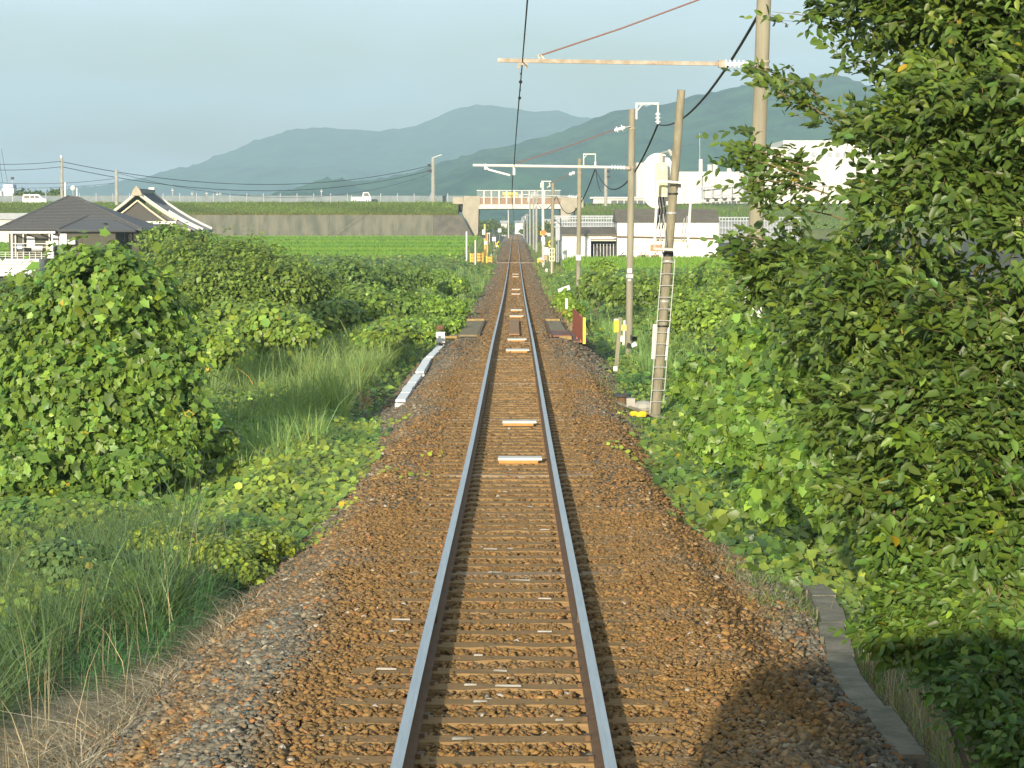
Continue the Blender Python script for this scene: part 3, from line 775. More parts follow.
# oval back plate of the signal
def oval(cx, cy, wpx, hpx, Y, th):
    k = Y / F; w, h = wpx * k / 2, hpx * k / 2; c = P(cx, cy, Y); pts = []
    for i in range(25):
        a_ = math.pi * i / 24; pts.append((c.x + w * math.cos(a_), c.z + (h - w) + w * math.sin(a_)))
    for i in range(25):
        a_ = math.pi + math.pi * i / 24; pts.append((c.x + w * math.cos(a_), c.z - (h - w) + w * math.sin(a_)))
    return MB().prism(pts, Y, Y + th)
oval(657.5, 181, 29, 55, 46.9, .03).build('back_plate', M_white, t)
for py in (163, 172, 181, 190): MB().beam(P(643.3, py, 46.88), P(645.5, py + .2, 46.88), .01, .05).build('plate_seam', M_galv, t)
sg = P(660.8, 180, 46.6)
hb = MB().bx(sg, (.22, .26, .66)).build('lamp_housing', M_beige, t)
MB().tube([sg + V3(.02, -.13, .22), sg + V3(.02, -.15, .22)], .035, 10).build('lens_cap', M_galv, hb)
MB().bx(sg + V3(0, -.14, 0), (.16, .01, .5)).build('housing_door', M_yel if False else mat('pale_yellow', (.62, .58, .30), .5), hb)
MB().tube([sg + V3(0, 0, .33), sg + V3(.0, 0, .48), sg + V3(.02, 0, .50)], .035, 8).build('mount_pipe', M_galv, t)
MB().tube([P(661, 153.5, 46.6), P(669, 151.5, 46.4), onm(154)], .022, 6).build('mount_arm', M_galv, t)
MB().tube([P(668, 150, 46.4), P(671, 156, 46.4)], .035, 6).build('mount_joint', M_galv, t)
for (dx) in (-.07, -.02, .04): MB().tube([sg + V3(dx, 0, -.33), sg + V3(dx + .04, -.05, -.6), sg + V3(dx - .02, 0, -.95)], .014, 5).build('signal_cable', M_black, t)
MB().bx(P(678, 186, 46.2), (.09, .08, .07)).build('junction_box', M_dark, t)
# ladder
def ladr(py, side):
    c = onm(py); return c + V3(side, -.17, 0)
for (s_, top_, bot_) in ((-.125, 246, 413), (.125, 258, 400)):
    MB().tube([ladr(bot_, s_), ladr(top_, s_)], .010, 5).build('ladder_rail', M_galv, t)
for i in range(14):
    py = 249 + i * 11.7
    MB().tube([ladr(py, -.14), ladr(py, .14)], .0095, 5).build('ladder_rung', M_galv, t)
MB().hexa([P(651.5, 359, 46.9), P(656, 359, 46.9), P(656, 359, 47.05), P(651.5, 359, 47.05), P(653, 324, 46.9), P(657.8, 324, 46.9), P(657.8, 324, 47.05), P(653, 324, 47.05)]).build('cable_duct', M_whited, t)
MB().hexa([P(665, 360, 46.7), P(667, 360, 46.7), P(667, 360, 46.85), P(665, 360, 46.85), P(666.5, 327, 46.7), P(669, 327, 46.7), P(669, 327, 46.85), P(666.5, 327, 46.85)]).build('cable_duct', M_white, t)

# things at the foot of the mast
c = P(622, 399, 48.5)
t = thing('drum_stool', 'dark round-topped iron cover on a short stump near the mast foot', 'valve cover', (c.x, c.y, c.z - .3))
MB().tube([c + V3(0, 0, .05), c + V3(0, 0, .10)], .19, 18).build('round_top', M_dark, t)
MB().tube([c - V3(0, 0, .3), c + V3(0, 0, .05)], [.12, .10], 12).build('stump', M_rust, t)
for i, (px, py, sx, sz, lb) in enumerate([(631, 402.5, .17, .17, 'pale squared concrete block next to the dark round cover'), (644, 407, .24, .13, 'rounded grey boulder between concrete block and mast foot'), (650, 411, .14, .1, 'small brown boulder touching the mast foot')]):
    c = P(px, py, 47.6); mb = MB()
    if i == 0: mb.bx(c, (sx, .2, sz))
    else: mb.ball(c, sx, 9, 6, (1, 1, sz / sx))
    tag(mb.build('concrete_block' if i == 0 else 'boulder', M_conc if i == 0 else M_conc, None, c), lb, 'block' if i == 0 else 'boulder')
mb = MB(); c = P(639, 414, 46.2)
for x in (634.5, 643): mb.ball(P(x, 414, 46.2), .085, 8, 6, (1.1, .8, .7))
mb.beam(P(632, 414.5, 46.2), P(646, 414.5, 46.2), .09, .08)
tag(mb.build('yellow_pipe_cap', mat('yellow_cap', (.80, .48, .02), .45), None, c), 'bright yellow double cable cap on the ground beside the mast', 'cable cap')
MB_l = [(617, 399), (628, 405), (640, 409), (655, 415)]
tag(MB().tube([P(602, 398, 49.5), P(620, 404, 48), P(640, 411, 47), P(657, 417, 46.5), P(668, 419, 46.3)], .035, 6).build('ground_cable', M_polew, None, P(617, 399, 47.6)), 'brown cable pipe lying from the ballast to the mast foot', 'pipe')

# marker stakes
c = P(616, 372, 53)
t = thing('marker_stake', 'leaning wooden stake with a bright yellow reflector plate, nearer the track', 'marker stake', c)
MB().beam(c, P(620.3, 317, 53), .085, .085).build('stake', M_polew, t)
MB().bx(P(616.2, 326, 52.93), (.10, .02, .26)).build('reflector', mat('reflector_yellow', (.85, .72, .02), .4), t)
MB().bx(P(616.2, 319.3, 52.93), (.10, .03, .035)).build('reflector_cap', M_galv, t)
c = P(615.5, 368.5, 52.94); MB().bx(c, (.09, .03, .10)).build('pale_foot', M_galv, t)
c = P(623.5, 345, 70)
t = thing('marker_stake', 'short stake with faded yellow plate, half hidden beside the second pole', 'marker stake', c)
MB().beam(c, P(624.5, 320, 70), .06, .06).build('stake', M_galv, t)
MB().bx(P(624, 327.5, 69.95), (.15, .02, .17)).build('reflector', mat('faded_yellow', (.62, .52, .12), .5), t)
for px, py, w_, h_, rz, lb in ((623.3, 339, .18, .17, .3, 'crumpled white sheet caught between stake and second pole'), (634, 344.5, .16, .12, -.4, 'tilted white tag hanging right of the second pole')):
    c = P(px, py, 70.5 if px < 630 else 71.5); mb = MB(); mb.bx((0, 0, 0), (w_, .03, h_))
    mb.v = [tuple(Matrix.Rotation(rz, 4, 'Y') @ Vector(v) + c) for v in mb.v]
    tag(mb.build('white_tag', M_white, None, c), lb, 'tag')
c = P(634.5, 338.5, 72.3); tag(MB().bx(c, (.17, .1, .13)).build('black_box', M_black, None, c), 'small black box behind the second pole above the white tag', 'box')
mb = MB(); c = P(571.5, 288, 110); mb.bx((0, 0, 0), (.55, .1, .2)); mb.v = [tuple(Matrix.Rotation(-.35, 4, 'Y') @ Vector(v) + P(564, 289, 110)) for v in mb.v]
tag(mb.build('white_slab', M_white, None, c), 'tilted white slab lying in the weeds short of the level crossing', 'slab')
c = P(566.5, 303.5, 92); tag(MB().bx(c, (.09, .08, .42)).build('white_stub', M_whited, None, c), 'small white stub post in weeds beyond the red screen', 'post')
c = P(748, 318, 28); t = thing('grey_cabinet', 'pale grey trackside panel almost swallowed by creepers under the tree', 'cabinet', (c.x, c.y, -1))
MB().box(c.x - .0, c.x + .16, c.y, c.y + .2, 1.45, 2.05).build('panel', M_galv, t); MB().box(c.x - .04, c.x - .003, c.y - .02, c.y + .05, 1.3, 2.1).build('edge_post', M_whited, t)

# ------------------------------------------------------------------ level crossing
YC = 247
zc = float(zr(YC))
t = tag(plate(MB(), -2.4, 2.2, YC - .9, YC + .9, -.03, .1).build('crossing_deck', mat('crossing_boards', (.26, .19, .12), .9, var=.2, scale=3), None, (0, YC, zc)), 'narrow pale boards of the level crossing across the track', 'crossing deck')
def stick(lb, px, y0, y1, Y, w, m, nm='white_post', cat_='post', extra=None, g='white posts at the level crossing'):
    f_ = P(px, y1, Y); t = thing(nm, lb, cat_, f_, g)
    MB().tube([f_, P(px - .0, y0, Y)], w, 8).build('post_shaft', m, t)
    return t
stick('tallest white post left of the crossing, at the rice field edge', 466.6, 231.5, 265, 238, .075, M_white)
stick('shorter white post between the orange crossing fences', 475.4, 240, 264.5, 240, .07, M_white)
stick('thin white post far back against the retaining wall', 476.3, 236, 242, 405, .1, M_whited)
# signal left
f_ = P(485.2, 264, 245); t = thing('crossing_signal', 'yellow crossing signal post with white lamp box, left of the track', 'crossing signal', f_, 'crossing signals')
MB().tube([f_, P(484.8, 224, 245)], .11, 8).build('post_shaft', mat('dull_yellow', (.62, .42, .12), .6, var=.15), t)
MB().bx(P(483.7, 232, 244.8), (.28, .25, .5)).build('lamp_box', M_white, t)
MB().bx(P(483.8, 236.5, 245), (.34, .3, .32)).build('black_hood', M_black, t)
MB().bx(P(485.5, 242.8, 244.8), (.22, .22, .38)).build('control_box', M_white, t)
f_ = P(487.4, 263, 249); t = thing('striped_post', 'orange post standing just right of the left crossing signal', 'post', f_)
MB().tube([f_, P(487.3, 233, 249)], .085, 8).build('post_shaft', mat('orange_post', (.68, .40, .14), .6), t)
MB().beam(P(486.8, 233.2, 249), P(489.8, 233.2, 249), .12, .12).build('cross_piece', M_beige, t)
MB().beam(P(489.6, 233.2, 249), P(489.6, 245, 249), .06, .06).build('hanging_arm', M_whited, t)
c = P(494, 239, 262); t = thing('white_sign', 'square white signboard on a thin post left of the crossing', 'sign', P(494, 256, 262))
MB().bx(c, (.40, .04, .46)).build('sign_board', M_white, t); MB().tube([P(494, 256, 262), P(494, 234, 262)], .04, 6).build('post_shaft', M_polew, t)
c = P(499.6, 230.4, 330); t = thing('white_sign', 'small far white signboard beside the track near the overpass', 'sign', P(499.6, 243, 330))
MB().bx(c, (.45, .05, .48)).build('sign_board', M_white, t); MB().tube([P(499.6, 243, 330), c], .04, 6).build('post_shaft', M_polew, t)
c = P(496.6, 244, 250); t = thing('crossing_sign', 'yellow crossed boards of the crossing sign left of the track', 'crossing sign', P(496, 262, 250))
for s_ in (1, -1): MB().beam(c + V3(-.22, 0, -.3 * s_), c + V3(.22, 0, .3 * s_), .04, .11).build('cross_board', M_yel, t)
MB().tube([P(496.2, 262, 250.1), c], .035, 6).build('post_shaft', M_polew, t)
t = thing('barrier_arm', 'raised striped barrier arm leaning right at the left crossing side', 'barrier arm', P(490.5, 256, 249))
a, b = P(490.8, 255.5, 249), P(499, 243, 249)
for i in range(6): MB().tube([a.lerp(b, i / 6), a.lerp(b, (i + 1) / 6)], .05, 6).build('arm_stripe', M_white if i % 2 == 0 else M_dark, t)
def ofence(lb, x0, x1, y0, y1, Y, nb=3):
    t = thing('orange_fence', lb, 'fence', P(x0, y1, Y), 'orange guard fences at the crossing')
    for x in np.linspace(x0, x1, max(2, int((x1 - x0) / 4) + 1)): MB().beam(P(x, y1, Y), P(x, y0, Y), .12, .12).build('fence_post', M_ora if x != x0 else M_yel, t)
    for i in range(nb):
        py = y0 + (y1 - y0) * (i + .6) / (nb + .3); MB().beam(P(x0, py, Y - .1), P(x1, py, Y - .1), .05, .22).build('fence_board', mat('orange_board2', (.72, .36, .06), .6, var=.1), t)
ofence('orange slatted fence left of the shorter white post', 470.5, 473.5, 253, 262.5, 243)
ofence('orange slatted fence between shorter white post and signal', 477, 483, 252.5, 262, 243)
ofence('low orange fence right of the left crossing signal', 486.5, 491.6, 256, 262.5, 244, 2)
ofence('tiny orange fence low beside the right crossing signal', 538, 541.5, 258, 262.5, 243, 1)
ofence('orange and white fence just behind the right crossing signal', 543.5, 547.5, 255.5, 260, 248, 2)
# right signal
f_ = P(543, 267, 232); t = thing('crossing_signal', 'crossing signal with round orange-red lamp, right of the track', 'crossing signal', f_, 'crossing signals')
MB().tube([f_, P(543.3, 226, 232)], .08, 8).build('post_shaft', M_galv, t)
lc = P(543.3, 232.6, 231.8); MB().tube([lc, lc + V3(0, .25, 0)], .25, 16).build('lamp_hood', mat('orange_lamp', (.85, .16, .02), .4), t)
MB().bx(P(540.9, 233, 232), (.12, .1, .36)).build('yellow_edge', M_yel, t)
MB().bx(P(542.9, 239, 231.8), (.34, .2, .36)).build('white_box', M_white, t)
MB().bx(P(543.4, 242.8, 231.8), (.3, .2, .36)).build('white_box', M_white, t)
MB().bx(P(548.8, 234.5, 231.8), (.3, .2, .3)).build('white_box', M_whited, t)
MB().bx(P(541, 261, 231.8), (.36, .2, .16)).build('orange_base', M_ora, t); MB().bx(P(540.5, 258.5, 231.8), (.3, .2, .2)).build('white_box', M_whited, t)
f_ = P(547, 262, 236); t = thing('white_cabinet', 'white relay cabinet between orange lamp signal and lattice panel', 'cabinet', f_)
MB().bx(P(546.7, 251, 236), (.42, .3, .75)).build('cabinet_body', M_white, t); MB().tube([f_, P(547, 250, 236)], .05, 6).build('post_shaft', M_galv, t)
c = P(548, 243.5, 238); t = thing('crossing_sign', 'yellow crossed boards of the crossing sign right of the track', 'crossing sign', P(548, 262, 238))
for s_ in (1, -1): MB().beam(c + V3(-.22, 0, -.3 * s_), c + V3(.22, 0, .3 * s_), .04, .11).build('cross_board', M_yel, t)
MB().tube([P(548, 262, 238.1), c], .035, 6).build('post_shaft', M_polew, t)
f_ = P(551.6, 274, 215); t = thing('lattice_panel', 'pale yellow lattice panel on a single post below the paired poles', 'panel', f_)
MB().tube([f_, P(551.6, 260, 215)], .05, 6).build('post_shaft', M_beige, t)
my = mat('pale_lattice', (.70, .68, .40), .6)
for x in (549.2, 551.7, 554.2): MB().beam(P(x, 260.8, 215), P(x, 248, 215), .07, .07).build('lattice_bar', my, t)
for y_ in (248.3, 252.4, 256.5, 260.5): MB().beam(P(549, y_, 214.95), P(554.4, y_, 214.95), .06, .08).build('lattice_bar', my, t)
c = P(546.6, 271, 212); t = thing('white_marker', 'small white round-topped marker low in the grass short of the crossing', 'marker', c)
MB().tube([c - V3(0, 0, .3), c + V3(0, 0, .1)], .12, 8).build('marker_body', M_whited, t); MB().ball(c + V3(0, 0, .12), .12, 8, 6).build('marker_top', M_white, t)
stick('tall thin grey post at the corner of the low shed', 560.4, 218, 266, 226, .06, M_galv, 'grey_post', g=None)
for i, x in enumerate((556.5, 558.2)):
    stick('dark thin post %s beside the tall grey post' % ('farther left' if i == 0 else 'closer right'), x, 240, 262, 236, .06, M_fence, 'grey_post', g=None)
c = P(566, 270.5, 215); tag(MB().tube([c - V3(.2, 0, 0), c + V3(.2, .1, 0)], .16, 12).build('old_tyre', M_black, None, c), 'dark tyre lying by the field path near the thin grey post', 'tyre')
# ------------------------------------------------------------------ road embankment and overpass
YB = 420.0
def xz(px, py, Y): p = P(px, py, Y); return (p.x, p.z)
# left retaining wall and grass bank
XL = -260.0
t = thing('retaining_wall', 'long stained concrete retaining wall below the grassy road bank', 'retaining wall', (-60, 415, -.7))
tz = 3.05
cuts = np.arange(XL, -14, 12.0).tolist() + [-14.0]
for i in range(len(cuts) - 1):                          # wall panels between expansion joints
    a, b = cuts[i], cuts[i + 1] - .025
    MB().hexa([(a, 414.2, -1.6), (b, 414.2, -1.6), (b, 417, -1.6), (a, 417, -1.6), (a, 415.4, tz), (b, 415.4, tz), (b, 417, tz), (a, 417, tz)]).build('wall_panel', M_wallst, t)
MB().hexa([(-14, 414.2, -1.6), (-6.75, 414.6, -1.6), (-6.75, 417, -1.6), (-14, 417, -1.6), (-14, 415.4, tz - .15), (-9.3, 415.6, tz + .1), (-9.3, 417, tz + .1), (-14, 417, tz)]).build('wing_panel', mat('stained_wall_dark', (.15, .13, .10), .92, col2=(.09, .085, .07), scale=.9), t)
bk = MB(); bk.prismx([(415.5, tz - .6), (415.5, tz + .02), (421.5, 5.05), (424, 5.12), (424, tz - 1)], XL, -9.8)
tag(bk.build('road_bank', mat('bank_soil', (.16, .17, .06), .95, col2=(.10, .13, .04), scale=.6), None, (-60, 420, 4)), kind='structure')
tag(MB().box(XL, -9.2, 422, 431, 3.5, 5.15).build('road', M_asph, None, (-60, 426, 5)), kind='structure')
tag(MB().box(8.6, 200, 422, 431, 3.5, 5.0).build('road', M_asph, None, (60, 426, 5)), kind='structure')
bk = MB(); bk.prismx([(408, -1.2), (420.5, 4.5), (422, 4.8), (424, 4.9), (424, -1.2)], 10.5, 200)
tag(bk.build('road_bank', mat('bank_soil', (.16, .17, .06)), None, (60, 415, 2)), kind='structure')
# fence along the far road edge
t = thing('road_fence', 'long pale mesh fence along the far edge of the embankment road', 'fence', (-60, 431, 5.15))
x = -150.0; i = 0
while x < -9.5:
    MB().bx((x, 431.3, 6.0), (.13, .13, 1.75)).build('fence_post', M_fence, t)
    MB().box(x + .1, min(x + 2.9, -9.2), 431.28, 431.33, 5.25, 6.45).build('mesh_panel', mat('mesh_panel', (.20, .235, .235), .7, var=.12, scale=.7), t)
    x += 3.0; i += 1
# abutments
t = thing('overpass', 'concrete road overpass with brown parapet and tall railing spanning the track', 'overpass', (0, 426, -1))
ab = MB(); pl = [xz(464, 196, YB), xz(480.2, 196.2, YB), xz(480.2, 205.5, YB), xz(478.8, 206, YB), xz(478, 234, YB), xz(473, 238, YB), xz(462, 212, YB), xz(462.5, 211.6, YB)]
ab.prism(pl, YB, 432).build('abutment', M_abut, t)
ab = MB(); ab.box(-10.8, -9.0, 420.6, 421.3, 4.9, 6.1).build('wing_parapet', M_abut, t)
pr = [xz(560.5, 197, YB), xz(583, 198, YB), xz(583.5, 209, YB), xz(574, 211.5, YB), xz(569.5, 216, YB), xz(566, 236, YB), xz(561.5, 236, YB), xz(560.5, 210, YB)]
MB().prism(pr, YB, 432).build('abutment', M_abut, t)
x0, x1 = P(480.2, 0, YB).x, P(560.5, 0, YB).x
zt = P(0, 205, YB).z; zb2 = P(0, 208.8, YB).z
MB().box(x0 - .5, x1 + .6, YB + .1, YB + .9, zb2, zt + .1).build('edge_beam', M_whited, t)
MB().box(x0, x1, YB + .9, 431.0, zb2 + .05, zt).build('deck_slab', M_conc, t)
MB().box(x0, x1, YB + .3, YB + .55, zt + .1, P(0, 197.8, YB).z).build('parapet', M_brown, t)
for k in range(5): MB().box(x0, x1, 422.0 + k * 1.9, 422.6 + k * 1.9, zb2 - .55 + .45, zb2 + .05).build('girder', M_conc, t)
# window-like white posts on the parapet and railing above
zt2 = P(0, 190.6, YB).z
for k in range(11):
    px = 484 + k * 7.55
    if px > 559: break
    p = P(px, 0, YB - .02)
    MB().box(p.x - .13, p.x + .13, YB - .02, YB + .1, zt + .1, P(0, 191.2, YB).z).build('railing_post', M_whited, t)
MB().box(x0 - .6, x1 + .0, YB - .05, YB + .06, zt2 - .06, zt2 + .06).build('top_rail', M_galv, t)
MB().box(x0 - .6, x1 + .0, YB + .07, YB + .12, P(0, 197.6, YB).z, P(0, 197.6, YB).z + .1).build('mid_rail', M_galv, t)
mb = MB()
for k in range(84):
    x = x0 - .5 + k * (x1 - x0 + .5) / 84; mb.box(x, x + .035, YB + .11, YB + .15, P(0, 197.6, YB).z + .1, zt2 - .06)
mb.build('railing_bars', M_galv, t)['kind'] = 'stuff'
c = P(509.5, 193.8, 425); v = thing('yellow_truck', 'yellow-cabbed vehicle crossing the overpass, half hidden by the railing', 'truck', (c.x, 425, 5.0))
MB().prismx([(424, 5.3), (424, 7.0), (425.6, 7.0), (425.6, 5.3)], c.x - 1.2, c.x + 1.4).build('body', M_yel, v)
MB().box(c.x + 1.42, c.x + 2.3, 424, 425.6, 5.3, 6.6).build('cab', M_white, v)
for dx in (-.7, 1.7): MB().tube([(c.x + dx, 423.95, 5.35), (c.x + dx, 424.15, 5.35)], .33, 12).build('wheel', M_black, v)

# white kei truck on the road (one continuous body outline seen side on)
def vehicle(name, label, cat_, cx, Y, z, L, out, wins, group=None, bed=None, m=M_white):
    t = thing(name, label, cat_, (cx, Y, z), group)
    MB().prism([(cx + a * L, z + b) for a, b in out], Y, Y + 1.45).build('body', m, t)
    for w_ in wins: MB().prism([(cx + a * L, z + b) for a, b in w_], Y - .015, Y - .002).build('window', M_glass, t)
    for wx in ((-.32, .33)):
        wh = MB().tube([(cx + wx * L, Y - .02, z + .28), (cx + wx * L, Y + .18, z + .28)], .27, 14).build('wheel', M_black, t)
        MB().tube([(cx + wx * L, Y - .03, z + .28), (cx + wx * L, Y - .021, z + .28)], .14, 10).build('rim', M_galv, wh)
    if bed:
        for b_ in bed: MB().box(*b_).build('bed_side', m, t)
    return t
c = P(361.5, 202.5, 424)
out_ = [(-.5, .35), (-.5, .95), (.06, .95), (.10, 1.78), (.36, 1.82), (.47, 1.05), (.5, .95), (.5, .3)]
vt = vehicle('small_truck', 'small white pickup truck driving along the embankment road', 'truck', c.x, 424, 5.2, 3.5, out_, [[(.14, 1.1), (.15, 1.65), (.34, 1.68), (.43, 1.1)]])
MB().box(c.x - 1.75, c.x - 1.68, 424, 425.45, 6.1, 6.5).build('bed_rack', M_galv, vt)
MB().box(c.x + 1.68, c.x + 1.76, 423.99, 424.3, 5.75, 5.95).build('headlight', M_ceram, vt)
c = P(35, 207, 424)
vv = vehicle('white_van', 'white passenger van on the road left above the dark house roof', 'van', c.x + .1, 424, 4.75, 4.2,
        [(-.5, .3), (-.5, 1.1), (-.47, 1.85), (.18, 1.88), (.34, 1.2), (.5, 1.0), (.5, .3)],
        [[(-.44, 1.15), (-.42, 1.65), (-.2, 1.66), (-.2, 1.15)], [(-.17, 1.15), (-.17, 1.66), (.0, 1.66), (.0, 1.15)], [(.03, 1.15), (.03, 1.66), (.16, 1.66), (.26, 1.15)]])
# posts, lamps and signs along the road, seen against the mountain
def farpole(lb, px, ytop, ybot, Y, r, m=M_polegrey, g='utility poles along the embankment', arms=(), n=8):
    t = pole(lb, P(px, ytop, Y), P(px, ybot, Y), r * 1.15, r, m=m, n=n, group=g, name='utility_pole')
    for (py, l_, r_) in arms: MB().beam(P(px - l_, py, Y), P(px + r_, py, Y), .12, .12).build('cross_arm', M_galv, t)
    return t
t = farpole('stout utility pole on the embankment right of the small truck', 433.3, 158, 204, 422, .30, arms=((166, 4, 1), (171, 4, 1)))
for (x, y) in ((429.5, 165.5), (430, 171)): MB().bx(P(x, y, 421.5), (.55, .4, .45)).build('transformer', M_dark, t)
MB().beam(P(433, 158, 422), P(442, 155, 422), .1, .1).build('lamp_arm', M_galv, t)
farpole('tall utility pole with a white tip left above the dark roof', 63.3, 158, 204, 330, .20, arms=((162, 1, 1.5), (167, 1, 1)))
MB().tube([P(62.8, 155.5, 330), P(62.8, 161, 330)], .12, 6).build('pole_tip', M_white, COL.objects['utility_pole.001'])
farpole('plain pale utility pole between dark roof and tiled gable', 117.8, 170, 205, 300, .20, arms=((173, .5, .5),))
t = farpole('dark-headed pole cut by the left edge of the picture', -1.5, 144, 215, 300, .14, m=M_dark, arms=((148, 1, 4),))
for i, (px, y0) in enumerate(((173.5, 188), (193, 191.5), (207.5, 191), (218, 192), (221, 191.5), (322, 189))):
    farpole(['thin lamp post above the tiled roof ridge', 'short thin post on the embankment skyline, second from the tiled roof', 'thin post with small crosspiece on the embankment skyline, third from the tiled roof', 'first of two close posts on the embankment skyline', 'second of two close posts on the embankment skyline', 'lone short post on the embankment left of the truck'][i],
            px, y0, 200, 440, .09, m=M_galv, g='thin posts on the embankment skyline', arms=((y0 + 2.5, 1.2, 1.2),), n=6)
for px, y0, w_ in ((66.5, 182.5, .09), (78.2, 188, .07)):
    t = farpole('white mast %s the white ball' % ('left of' if px < 70 else 'right of'), px, y0, 204, 300, w_, m=M_white, g='white masts by the dark roof', n=6)
c = P(74.2, 188.3, 300); t = thing('white_ball_tank', 'white ball on a thin stem above the dark house roof', 'water tank', P(74.2, 203, 300))
MB().ball(c, .30, 12, 8, (1, 1, 1.15)).build('ball', M_white, t); MB().tube([P(74.2, 203, 300), c], .04, 6).build('stem', M_galv, t)
# wires on the left
def wires(lst):
    for lb, a, b, s, r in lst:
        tag(MB().tube(sag(a, b, s, 20), r, 4).build('power_line', M_wire, None, a), lb, 'power line', 'power lines on the left')
wires([('upper power line from the white-tipped pole to the embankment pole', P(63.3, 162, 330), P(430, 166, 422), 3.2, .045),
       ('lower power line from the white-tipped pole to the embankment pole', P(63.3, 167, 330), P(430, 171, 422), 3.4, .045),
       ('upper line from the left edge to the white-tipped pole', P(-60, 160, 300), P(63.3, 161.5, 330), .5, .035),
       ('second line from the left edge to the white-tipped pole', P(-60, 166, 300), P(63.3, 167, 330), .5, .035),
       ('third, lower line running left to the plain pale pole', P(-60, 176.5, 300), P(117.8, 178.5, 300), .8, .025),
       ('lowest line running left to the plain pale pole', P(-60, 184, 300), P(117.8, 183, 300), .6, .02),
       ('line from the plain pale pole to the embankment pole', P(117.8, 173, 300), P(430, 174, 422), 3.6, .025),
       ('slanting line dropping from the dark-headed pole, left one', P(0, 148, 300), P(4.2, 183, 320), .1, .02),
       ('slanting line dropping from the dark-headed pole, right one', P(3.5, 149, 300), P(9, 182, 320), .1, .02)])

# ------------------------------------------------------------------ dark house with pergola
Yh = 200.0
def hp(px, py, dy=0): return P(px, py, Yh + dy)
t = thing('dark_house', 'single-storey dark house with charcoal hip roof and white pergola', 'house', (hp(75, 265).x, Yh, -1.6))
xl, xr = hp(7, 0).x, hp(140, 0).x
ze, zg = hp(0, 229).z, -1.6
xm = hp(118, 0).x
MB().box(xl, hp(61, 0).x, Yh + 1.0, Yh + 12, zg, ze).build('wall', M_walld, t)
MB().box(hp(61, 0).x + .003, xm, Yh - .9, Yh + 12, zg, ze - .2).build('wall', M_walld, t)
MB().box(xm + .003, xr - .5, Yh + 3.0, Yh + 12, zg, ze - .003).build('wall', M_walld, t)
# hip roof with thickness
a0, a1, b0, b1 = hp(-2, 0).x, hp(142.5, 0).x, Yh, Yh + 13
ap0, ap1 = P(70, 196.5, Yh + 6.5), P(78, 197.5, Yh + 6.5)
ze1 = ze + .02
mb = MB()
mb.add([(a0, b0, ze1), (a1, b0, ze1), (a1, b1, ze1), (a0, b1, ze1), (ap0.x, ap0.y, ap0.z), (ap1.x, ap1.y, ap1.z), (a0, b0, ze1 - .16), (a1, b0, ze1 - .16), (a1, b1, ze1 - .16), (a0, b1, ze1 - .16)],
       [(0, 1, 5, 4), (1, 2, 5), (2, 3, 4, 5), (3, 0, 4), (6, 7, 1, 0), (7, 8, 2, 1), (8, 9, 3, 2), (9, 6, 0, 3), (9, 8, 7, 6)])
rf = mb.build('roof', M_roofd, t)
# shingle courses on the front and right slopes
sh = MB(); A = Vector((a0, b0, ze1)); B = Vector((a1, b0, ze1))
for k in range(22):
    f_ = k / 22; l_ = A.lerp(ap0, f_); r_ = B.lerp(ap1, f_); sh.beam(l_ + V3(0, -.02, .03), r_ + V3(0, -.02, .03), .06, .035)
sh.build('shingle_courses', M_roofd, rf)['kind'] = 'stuff'
for q in ((A, ap0), (B, ap1), (ap0, ap1)): MB().beam(q[0] + V3(0, 0, .05), q[1] + V3(0, 0, .05), .22, .1).build('ridge_cap', M_roofd, rf)
# projecting lower hip at the front
q0, q1, q2 = Vector((hp(62, 0).x, Yh - 1.5, ze1 - .05)), Vector((hp(139, 0).x, Yh - 1.5, ze1 - .12)), P(98, 212, Yh + 4)
mb = MB(); mb.add([q0, q1, q2, q2 + V3(1, 3, 0), q1 + V3(0, 5, 0), q0 + V3(0, 4, 0), q0 - V3(0, 0, .14), q1 - V3(0, 0, .14)], [(0, 1, 2), (1, 4, 3, 2), (0, 2, 3, 5), (6, 7, 1, 0)])
mb.build('front_hip', M_roofd, rf)
MB().beam(q0 + V3(0, 0, .05), q2 + V3(0, 0, .05), .2, .1).build('hip_cap', M_roofd, rf)
MB().box(a0, hp(60, 0).x, b0 - .06, b0 + .02, ze1 - .2, ze1 - .02).build('gutter', M_dark, t)
MB().box(q0.x, q1.x, Yh - 1.56, Yh - 1.48, q1.z - .14, q1.z).build('gutter', M_dark, t)
for (x0, x1, y0, y1) in ((27.5, 35.5, 236.5, 247.5), (64.5, 71.5, 233.5, 245.5), (54, 59, 235, 246)):
    dy_ = -1.9 if x0 > 60 else 0
    p0, p1 = P(x0, y1, Yh + .95), P(x1, y0, Yh + .95)
    w_ = MB(); w_.box(p0.x, p1.x, Yh + .93 + dy_, Yh + .995 + dy_, p0.z, p1.z); wn = w_.build('window', M_white, t)
    MB().box(p0.x + .12, p1.x - .12, Yh + .915 + dy_, Yh + .928 + dy_, p0.z + .12, p1.z - .12).build('pane', mat('net_curtain', (.52, .56, .58), .3), wn)
for x0 in (122, 129, 134): 
    p0, p1 = P(x0, 241, Yh + 2.9), P(x0 + 3.6, 233, Yh + 2.9)
    wn = MB().box(p0.x, p1.x, Yh + 2.9, Yh + 2.99, p0.z, p1.z).build('window', M_galv, t); MB().box(p0.x + .06, p1.x - .06, Yh + 2.88, Yh + 2.895, p0.z + .06, p1.z - .06).build('pane', M_glass, wn)
MB().box(hp(71.5, 0).x, hp(79, 0).x, Yh - 1.5, Yh - .92, hp(0, 244).z, hp(0, 239.5).z).build('air_unit', M_whited, t)
